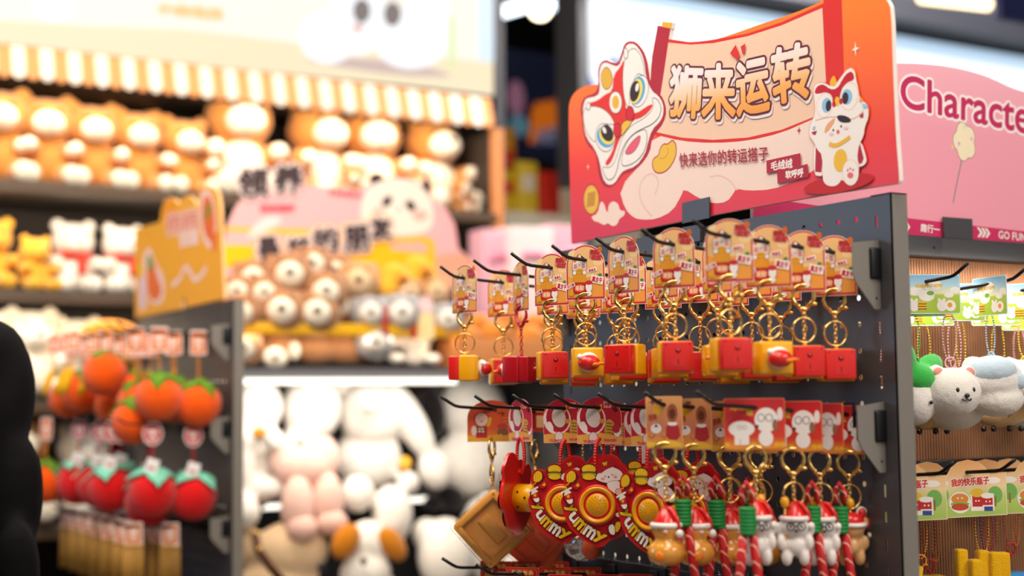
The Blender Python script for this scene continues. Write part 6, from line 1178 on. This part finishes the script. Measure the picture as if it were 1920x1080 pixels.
# orange bins on the right of the shelf
b = MB(); p0 = (2.613,4.360,1.394); t = thing('wooden_bin', 'orange wooden bin of round orange plush buns right of the bear pile', 'bin', (p0[0], p0[1], H+.125))
b.box((0, -.10, .05), (.50, .014, .10), wood_o, bev=.003); b.box((0, .10, .05), (.50, .014, .10), wood_o); b.box((-.245, 0, .05), (.014, .2, .10), wood_o); b.box((.245, 0, .05), (.014, .2, .10), wood_o); b.box((0, 0, .008), (.5, .2, .012), wood_o); b.build('box', t)
bun = fur('bun_orange_plush', '#D88A38')
for i, (px_, dz, r) in enumerate(((-.19, .11, .06), (-.07, .12, .068), (.07, .11, .065), (.19, .115, .06), (-.12, .16, .05), (.02, .175, .055), (.13, .165, .05))):
    b = MB(); b.ell((0, 0, 0), (r, r*.9, r*.75), bun); o = b.build('plush_bun', None, (p0[0]+px_, p0[1]+(.03 if i > 3 else 0), H+.125+dz)); tag(o, 'round orange plush bun, %s %s in the wooden bin' % (['first', 'second', 'third', 'fourth', 'left', 'middle', 'right'][i], 'of the front row' if i < 4 else 'of the upper row'), 'plush toy', 'plush buns in the wooden bin')

# big pale plush below
world_plush('plush_bunny', 'big cream bunny at the left post with long hanging ears and small black eye', [((1.700,4.480,1.200),(0.0916,0.0705,0.0987)), ((1.642,4.460,1.066),(0.0453,0.0418,0.1654),(0,-0.07,0)), ((1.724,4.550,0.991),(0.0784,0.0713,0.1426)), ((1.742,4.420,1.090),(0.0315,0.0315,0.0419)), ((1.633,4.420,0.861),(0.0585,0.0516,0.0585)), ((1.727,4.450,0.933),(0.0700,0.0420,0.0385))], f_wh, [('eye', [((1.651,4.360,1.223),(0.0069,0.0051,0.0069))], blk), ('collar_bell', [((1.673,4.380,1.114),(0.0241,0.0155,0.0172))], f_go)])
world_plush('plush_doll', 'pale plush in pink overalls hanging beside the cream bunny', [((1.908,4.500,1.193),(0.1049,0.0796,0.1121)), ((1.845,4.560,1.312),(0.0473,0.0364,0.0437)), ((2.043,4.560,1.275),(0.0483,0.0371,0.0557)), ((1.859,4.500,1.059),(0.0718,0.0610,0.0718))], f_wh, [('pink_overalls', [((1.849,4.420,1.000),(0.1095,0.0636,0.0777)), ((1.797,4.440,1.027),(0.0635,0.0529,0.0670)), ((1.914,4.420,1.024),(0.0534,0.0534,0.0783))], f_pk), ('left_trouser_leg', [((1.806,4.380,0.873),(0.0557,0.0522,0.1010)), ((1.811,4.360,0.805),(0.0520,0.0485,0.0485))], f_pk), ('right_trouser_leg', [((1.912,4.380,0.885),(0.0528,0.0528,0.0969)), ((1.918,4.360,0.817),(0.0526,0.0491,0.0456))], f_pk), ('red_strap', [((1.804,4.420,1.066),(0.0528,0.0176,0.0123),(0,-0.35,0))], f_rd)])
world_plush('plush_bunny', 'big white long-eared bunny in the middle with ear swept to the right', [((2.136,4.520,1.172),(0.1189,0.0929,0.1152)), ((2.144,4.560,1.014),(0.1233,0.0934,0.1158)), ((2.281,4.500,1.142),(0.0564,0.0451,0.1653),(0,-0.56,0)), ((2.376,4.500,0.971),(0.0643,0.0492,0.0757),(0,-0.35,0)), ((2.038,4.420,0.904),(0.0612,0.0540,0.0648)), ((2.168,4.420,0.827),(0.0729,0.0619,0.1057)), ((2.250,4.460,0.931),(0.0445,0.0371,0.0408))], f_wh, [('muzzle', [((2.070,4.360,1.209),(0.0395,0.0251,0.0323))], f_cr), ('nose', [((2.055,4.320,1.228),(0.0089,0.0071,0.0071))], f_pk), ('yellow_tag', [((2.189,4.360,1.000),(0.0236,0.0072,0.0254))], f_ye)])
world_plush('plush_panda', 'big white panda with black ear right of the long-eared bunny', [((2.597,4.620,1.186),(0.1306,0.0990,0.1227)), ((2.584,4.620,0.980),(0.1576,0.0985,0.1222)), ((2.698,4.600,1.016),(0.1192,0.0795,0.0994))], f_wh, [('black_ear', [((2.413,4.580,1.174),(0.0463,0.0348,0.0965),(0,-0.21,0))], f_bk), ('black_arm', [((2.473,4.550,0.861),(0.0577,0.0385,0.0423),(0,0.52,0)), ((2.400,4.560,0.845),(0.0382,0.0306,0.0306))], f_bk), ('second_ear', [((2.713,4.660,1.285),(0.0484,0.0363,0.0484))], f_bk)])
world_plush('plush_dog', 'white puppy with ginger ears at the bottom of the pile', [((2.049,4.360,0.739),(0.0782,0.0640,0.0817)), ((2.030,4.340,0.646),(0.0917,0.0635,0.0706)), ((2.087,4.400,0.539),(0.1075,0.0716,0.1075))], f_wh, [('left_ear', [((1.941,4.300,0.759),(0.0452,0.0278,0.0626),(0,0.61,0))], f_go), ('right_ear', [((2.110,4.300,0.740),(0.0389,0.0283,0.0672),(0,-0.66,0))], f_go), ('eye', [((1.977,4.240,0.697),(0.0121,0.0086,0.0138))], blk), ('nose', [((1.839,4.260,0.689),(0.0153,0.0102,0.0170))], blk)])
t = world_plush('plush_bear', 'cream plush with brown shoulder strap at the bottom left of the pile', [((1.799,4.420,0.724),(0.1311,0.0769,0.1014)), ((1.753,4.420,0.598),(0.1561,0.0763,0.1041)), ((1.661,4.460,0.746),(0.0555,0.0486,0.0694))], f_sk, [])
c = t.location; S0 = [(1.630,4.300,0.802), (1.629,4.270,0.755), (1.659,4.250,0.702), (1.712,4.250,0.644)]
b = MB(); b.tube([(p[0]-c.x, p[1]-c.y, p[2]-c.z) for p in S0], .014, mat('brown_leather_strap', '#5A2E14', rough=.5, noise=.1), 10)
for p in S0[:2]: b.ell((p[0]-c.x, p[1]-c.y-.014, p[2]-c.z), (.010, .006, .010), gold, seg=10, rings=6)
b.build('shoulder_strap', t)
for pts, m, lb_ in (([((2.373,4.420,0.679),(0.1040,0.0743,0.1300)), ((2.321,4.460,0.752),(0.0559,0.0447,0.0559))], f_wh, 'white plush at the lower right of the big pile, behind the orange tray pack'), ([((2.598,4.550,0.711),(0.0971,0.0777,0.1554)), ((2.721,4.550,0.607),(0.0982,0.0785,0.1178))], f_wh, 'pale grey-white plush low behind the hanging packs'), ([((2.849,4.660,0.849),(0.1421,0.0893,0.1624)), ((2.961,4.700,1.007),(0.1242,0.0828,0.1242))], f_cr, 'cream plush seen in the gap left of the perforated board'), ([((2.632,4.750,0.814),(0.0887,0.0605,0.0807))], f_bk, 'black plush in the shadow behind the panda')):
    world_plush('plush_toy', lb_, pts, m)

# ================================================================ beyond the shelves
col_m = mat('dark_grey_column', '#3C3D44', rough=.6, noise=.08)
for i, (px, Y, w_) in enumerate((((3.244,5.500,2.303), 0, .045), ((3.655,5.400,2.320), 0, .065))):
    b = MB(); b.box((px[0], px[1], 2.2), (w_, .03, 4.4), col_m); structure(b.build('trim_%d' % (i+1)))
# right light box above the racks
rb = thing('light_box_sign', 'long glowing white light box with blue lettering high behind the racks', 'sign', (3.62, 5.3, H+1.0))
b = MB(); b.box((2.6, .12, .5), (5.3, .2, 1.0), col_m); b.build('housing', rb)
a = Art(.015, .0006); a.poly([(0, 0), (5240, 0), (5240, 930), (0, 930)], glow('light_box_cold_white', '#F4FBFF', 1.15)); a.poly([(0, 860), (5240, 860), (5240, 930), (0, 930)], glow('light_box_sky', '#C4E0F8', .9)); a.poly([(0, 0), (60, 0), (60, 400), (0, 500)], glow('light_box_royal', '#6470E0', .9))
a.text('Kly uwu', [(110, 590), (430, 590), (430, 480), (110, 480)], glow('light_box_blue', '#5C80C8', .8), bold=8); a.stroke([(850, 820), (890, 720), (960, 660)], 30, glow('light_box_teal', '#6098B8', .7), sm=2); a.stroke([(1900, 300), (2400, 300)], 40, glow('light_box_sky', '#C4E0F8', .9))
lab(a.mb.build('lit_face', rb), 'lit white print')
b = MB(); b.box((6.2, 5.22, H+2.03), (5.4, .14, .13), col_m); structure(b.build('trim_3'))
b = MB(); b.box((6.2, 5.5, H+2.55), (5.6, .1, 1.0), mat('mauve_grey_wall', '#77737E', rough=.8, noise=.1)); structure(b.build('wall_bulkhead'))
a = Art(5.44, .001); hq = [(5.773,5.440,3.321), (6.455,5.440,3.338), (6.450,5.440,3.250), (5.769,5.440,3.225)]; a.text('HOME TO FUN', [(p[0]*1000, p[2]*1000) for p in hq], ink('A5A2AC'), bold=6); tag(a.mb.build('wall_lettering'), 'pale grey raised lettering on the mauve wall band', 'lettering')
b = MB(); b.tube([(5.018,4.600,3.078), (5.471,4.600,3.104)], .028, glow('warm_tube', '#FFE2A8', 4), 12); tag(b.build('tube_light'), 'warm glowing tube light at the top edge above the pink header', 'light')
q = (4.411,3.600,2.704); b = MB(); b.box((q[0]+.1, q[1], q[2]+.12), (.34, .03, .36), ink('1E2450')); o = b.build('hanging_banner'); tag(o, 'dark navy hanging banner in the top right corner', 'banner')
for px_, lb_ in ((((4.136,7.000,3.471), (4.345,7.000,3.550)), 'white tube light left of the round lamp in the dark opening'), (((4.510,7.000,3.573), (4.732,7.000,3.571)), 'white tube light right of the round lamp in the dark opening')):
    b = MB(); b.tube([px_[0], px_[1]], .035, glow('white_tube', '#E8F4FF', 4), 10); tag(b.build('tube_light'), lb_, 'light')
b = MB(); q = (4.296,6.800,3.456); b.ell(q, (.06, .06, .05), glow('warm_globe', '#FFF0C8', 7)); b.tube([q, (q[0], q[1], 4.4)], .012, metal_black, 6); tag(b.build('globe_lamp'), 'round glowing lamp between two tube lights', 'light')
t = thing('poster_display', 'dark navy display board with orange lettering in the far opening', 'sign', (0, 0, 0)); a = Art(0, .002); 
n0, n1 = (4.527,7.600,3.444), (5.144,7.600,2.741)
t.location = (n0[0], 7.6, n1[2]); W0, H0 = (n1[0]-n0[0])*1000+300, (n0[2]-n1[2])*1000
a.poly([(0, 0), (W0, 0), (W0, H0), (0, H0)], glow('far_navy', '#1A1F3C', .25)); a.text('超级玩', [(W0*.22, H0*.50), (W0*.72, H0*.72), (W0*.70, H0*.38), (W0*.20, H0*.16)], glow('far_orange', '#D06810', .6), bold=14); a.poly(circ(W0*.08, H0*.55, W0*.07, H0*.16), glow('far_pink', '#A87088', .4)); a.poly(circ(W0*.1, H0*.3, W0*.08, H0*.10), glow('far_teal', '#6090A0', .4)); a.text('NEW TOYS', [(W0*.25, H0*.28), (W0*.85, H0*.42), (W0*.85, H0*.30), (W0*.25, H0*.14)], glow('far_grey', '#8088A8', .3), bold=8)
b = a.mb; b.box((W0*.0005, .03, H0*.0005), (W0*.001, .04, H0*.001), cab_dark); b.build('board', t); b = MB(); b.box((W0*.0005, .06, -n1[2]/2), (.06, .03, n1[2]), cab_dark); b.build('stand_post', t)
# far snack shelf and pink cartons
fs = (3.750,6.000,2.128)
b = MB(); b.box((fs[0]+.1, fs[1]+.1, fs[2]/2), (.9, .5, fs[2]), mat('pale_counter', '#E8E4D0', rough=.5, noise=.05)); tag(b.build('display_counter'), 'pale display counter in the far opening', 'counter')
SNK = [(-.20, .10, .16, 'F0C818', 'yellow'), (-.08, .12, .20, 'F4D440', 'lemon yellow'), (.05, .12, .17, 'D83024', 'red'), (.17, .12, .15, 'F0E0C0', 'cream'), (.30, .14, .26, 'E8E8EC', 'white'), (.43, .1, .2, 'D84030', 'bright red'), (-.12, .09, .34, 'E8A020', 'amber')]
for i, (dx, w_, h_, c_, cn) in enumerate(SNK):
    h_ *= 1.35; b = MB(); b.box((0, 0, h_/2), (w_*.96, .08, h_), ink(c_), bev=.01); b.box((0, -.042, h_*.6), (w_*.6, .004, h_*.3), ink('F8F0E0' if i % 2 else 'D83024')); tag(b.build('snack_box', None, (fs[0]+dx, fs[1]-.02+(.12 if i == 6 else 0), fs[2])), '%s snack box on the far counter' % cn, 'box')
for i, (px_, w_, lb_) in enumerate((((2.916,5.000,1.715), .16, 'pink carton left of the white one behind the hooks'), ((3.039,4.950,1.727), .20, 'white carton with pink bow behind the hooks'), ((3.235,5.000,1.750), .18, 'pale pink carton right beside the red header edge'))):
    t = thing('gift_carton', lb_, 'box', (px_[0], px_[1], H+.13)); b = MB(); h_ = px_[2]-H-.13+.19; b.box((0, 0, h_/2), (w_, .12, h_), ink('F2B8CC' if i != 1 else 'F8E6EA'), bev=.004); b.build('box', t)
    b = MB(); z = h_*.8
    for s_ in (-1, 1): b.ell((s_*.03, -.066, z), (.032, .012, .022), ink('E89AB8'), rot=(0, s_*.4, 0), seg=12, rings=8)
    b.ell((0, -.07, z), (.012, .012, .012), ink('D87098')); b.build('bow', t)
b = MB(); b.box((3.05, 5.0, H+.12), (.75, .3, .02), metal_grey); b.box((3.05, 5.05, (H+.11)/2), (.7, .2, H+.11), metal_grey); tag(b.build('display_stand'), 'low grey stand carrying the pink and white cartons', 'stand')

# ================================================================ shopper in black at the left edge
cloth = mat('black_cotton', '#0C0B0E', rough=.9, spec=.15, noise=.25, nscale=12, bump=.3, bscale=60); skin = mat('skin', '#D8A888', rough=.55, noise=.05, sss=.08); hair = mat('black_hair', '#120E0D', rough=.5, noise=.2, nscale=60)
pc = (0.397,2.950,1.271)
per = thing('person', 'person in a black jacket cut off by the left picture edge', 'person', (pc[0], pc[1], 0), D(-20))
torso = blob([((0, 0, 1.26), (.17, .115, .13)), ((0, .0, 1.10), (.165, .11, .2)), ((0, 0, .93), (.165, .115, .14)), ((-.15, 0, 1.31), (.085, .08, .07)), ((.15, 0, 1.31), (.085, .08, .07)), ((.195, -.01, 1.20), (.058, .062, .14), (0, .12, 0)), ((-.195, -.01, 1.20), (.058, .062, .14), (0, -.12, 0)), ((.225, -.03, 1.02), (.050, .052, .13), (.2, .1, 0)), ((-.225, -.03, 1.02), (.050, .052, .13), (.2, -.1, 0)), ((.235, -.075, .90), (.043, .046, .10), (.35, 0, 0)), ((-.235, -.075, .90), (.043, .046, .10), (.35, 0, 0)), ((0, .01, 1.40), (.07, .07, .045))], .014, 6, cloth)
lab(link('jacket', torso, per), 'black jacket')
legs = blob([((s_*.085, 0, z), (r, r*1.05, .16)) for s_ in (-1, 1) for z, r in ((.82, .095), (.62, .082), (.42, .066), (.24, .055), (.12, .05))]+[((0, 0, .88), (.16, .12, .1))], .014, 5, cloth); link('trousers', legs, per)
headm = blob([((0, 0, 1.53), (.075, .092, .105)), ((0, -.03, 1.47), (.055, .06, .05)), ((0, .005, 1.42), (.05, .052, .07)), ((0, -.095, 1.52), (.014, .018, .022)), ((-.076, 0, 1.52), (.012, .02, .03)), ((.076, 0, 1.52), (.012, .02, .03))]+[((s_*.238, -.12, .80), (.022, .038, .045)) for s_ in (-1, 1)]+[((s_*.238+dx*.3, -.13-dx*.0+dy, .735-dz), (.009, .009, .034), (0.25, 0, 0)) for s_ in (-1, 1) for dx, dy, dz in ((0, -.03, -.002), (0, -.010, .006), (0, .010, .002), (0, .028, -.008))]+[((s_*.222, -.155, .775), (.010, .010, .028), (.7, 0, 0)) for s_ in (-1, 1)], .006, 2, skin); link('head_and_hands', headm, per)
hr = blob([((0, .02, 1.56), (.084, .094, .095)), ((0, .05, 1.48), (.075, .06, .08))], .01, 3, hair); link('hair', hr, per)
b = MB()
for s_ in (-1, 1): b.ell((s_*.03, -.083, 1.535), (.011, .006, .006), blk, seg=10, rings=6); b.box((s_*.085, -.05, .03), (.085, .24, .06), mat('black_shoe', '#101010', rough=.4, noise=.1), bev=.02)
b.box((0, -.083, 1.475), (.04, .006, .006), mat('lip', '#B06860', rough=.5, noise=.02)); b.build('face_and_shoes', per)
a = Art(0, .0004); a.poly(circ(0, 0, 16, 14), ink('D8D8DC')); a.poly(circ(0, -14, 10, 12), ink('D8D8DC')); a.mb.build('white_logo', per, (.14, -.122, 1.235)); a = Art(0, .0004); a.text('STUDIO', R4(0, 0, 60, 9), ink('6A6A70'), bold=1); a.mb.build('jacket_lettering', per, (.115, -.122, 1.06))
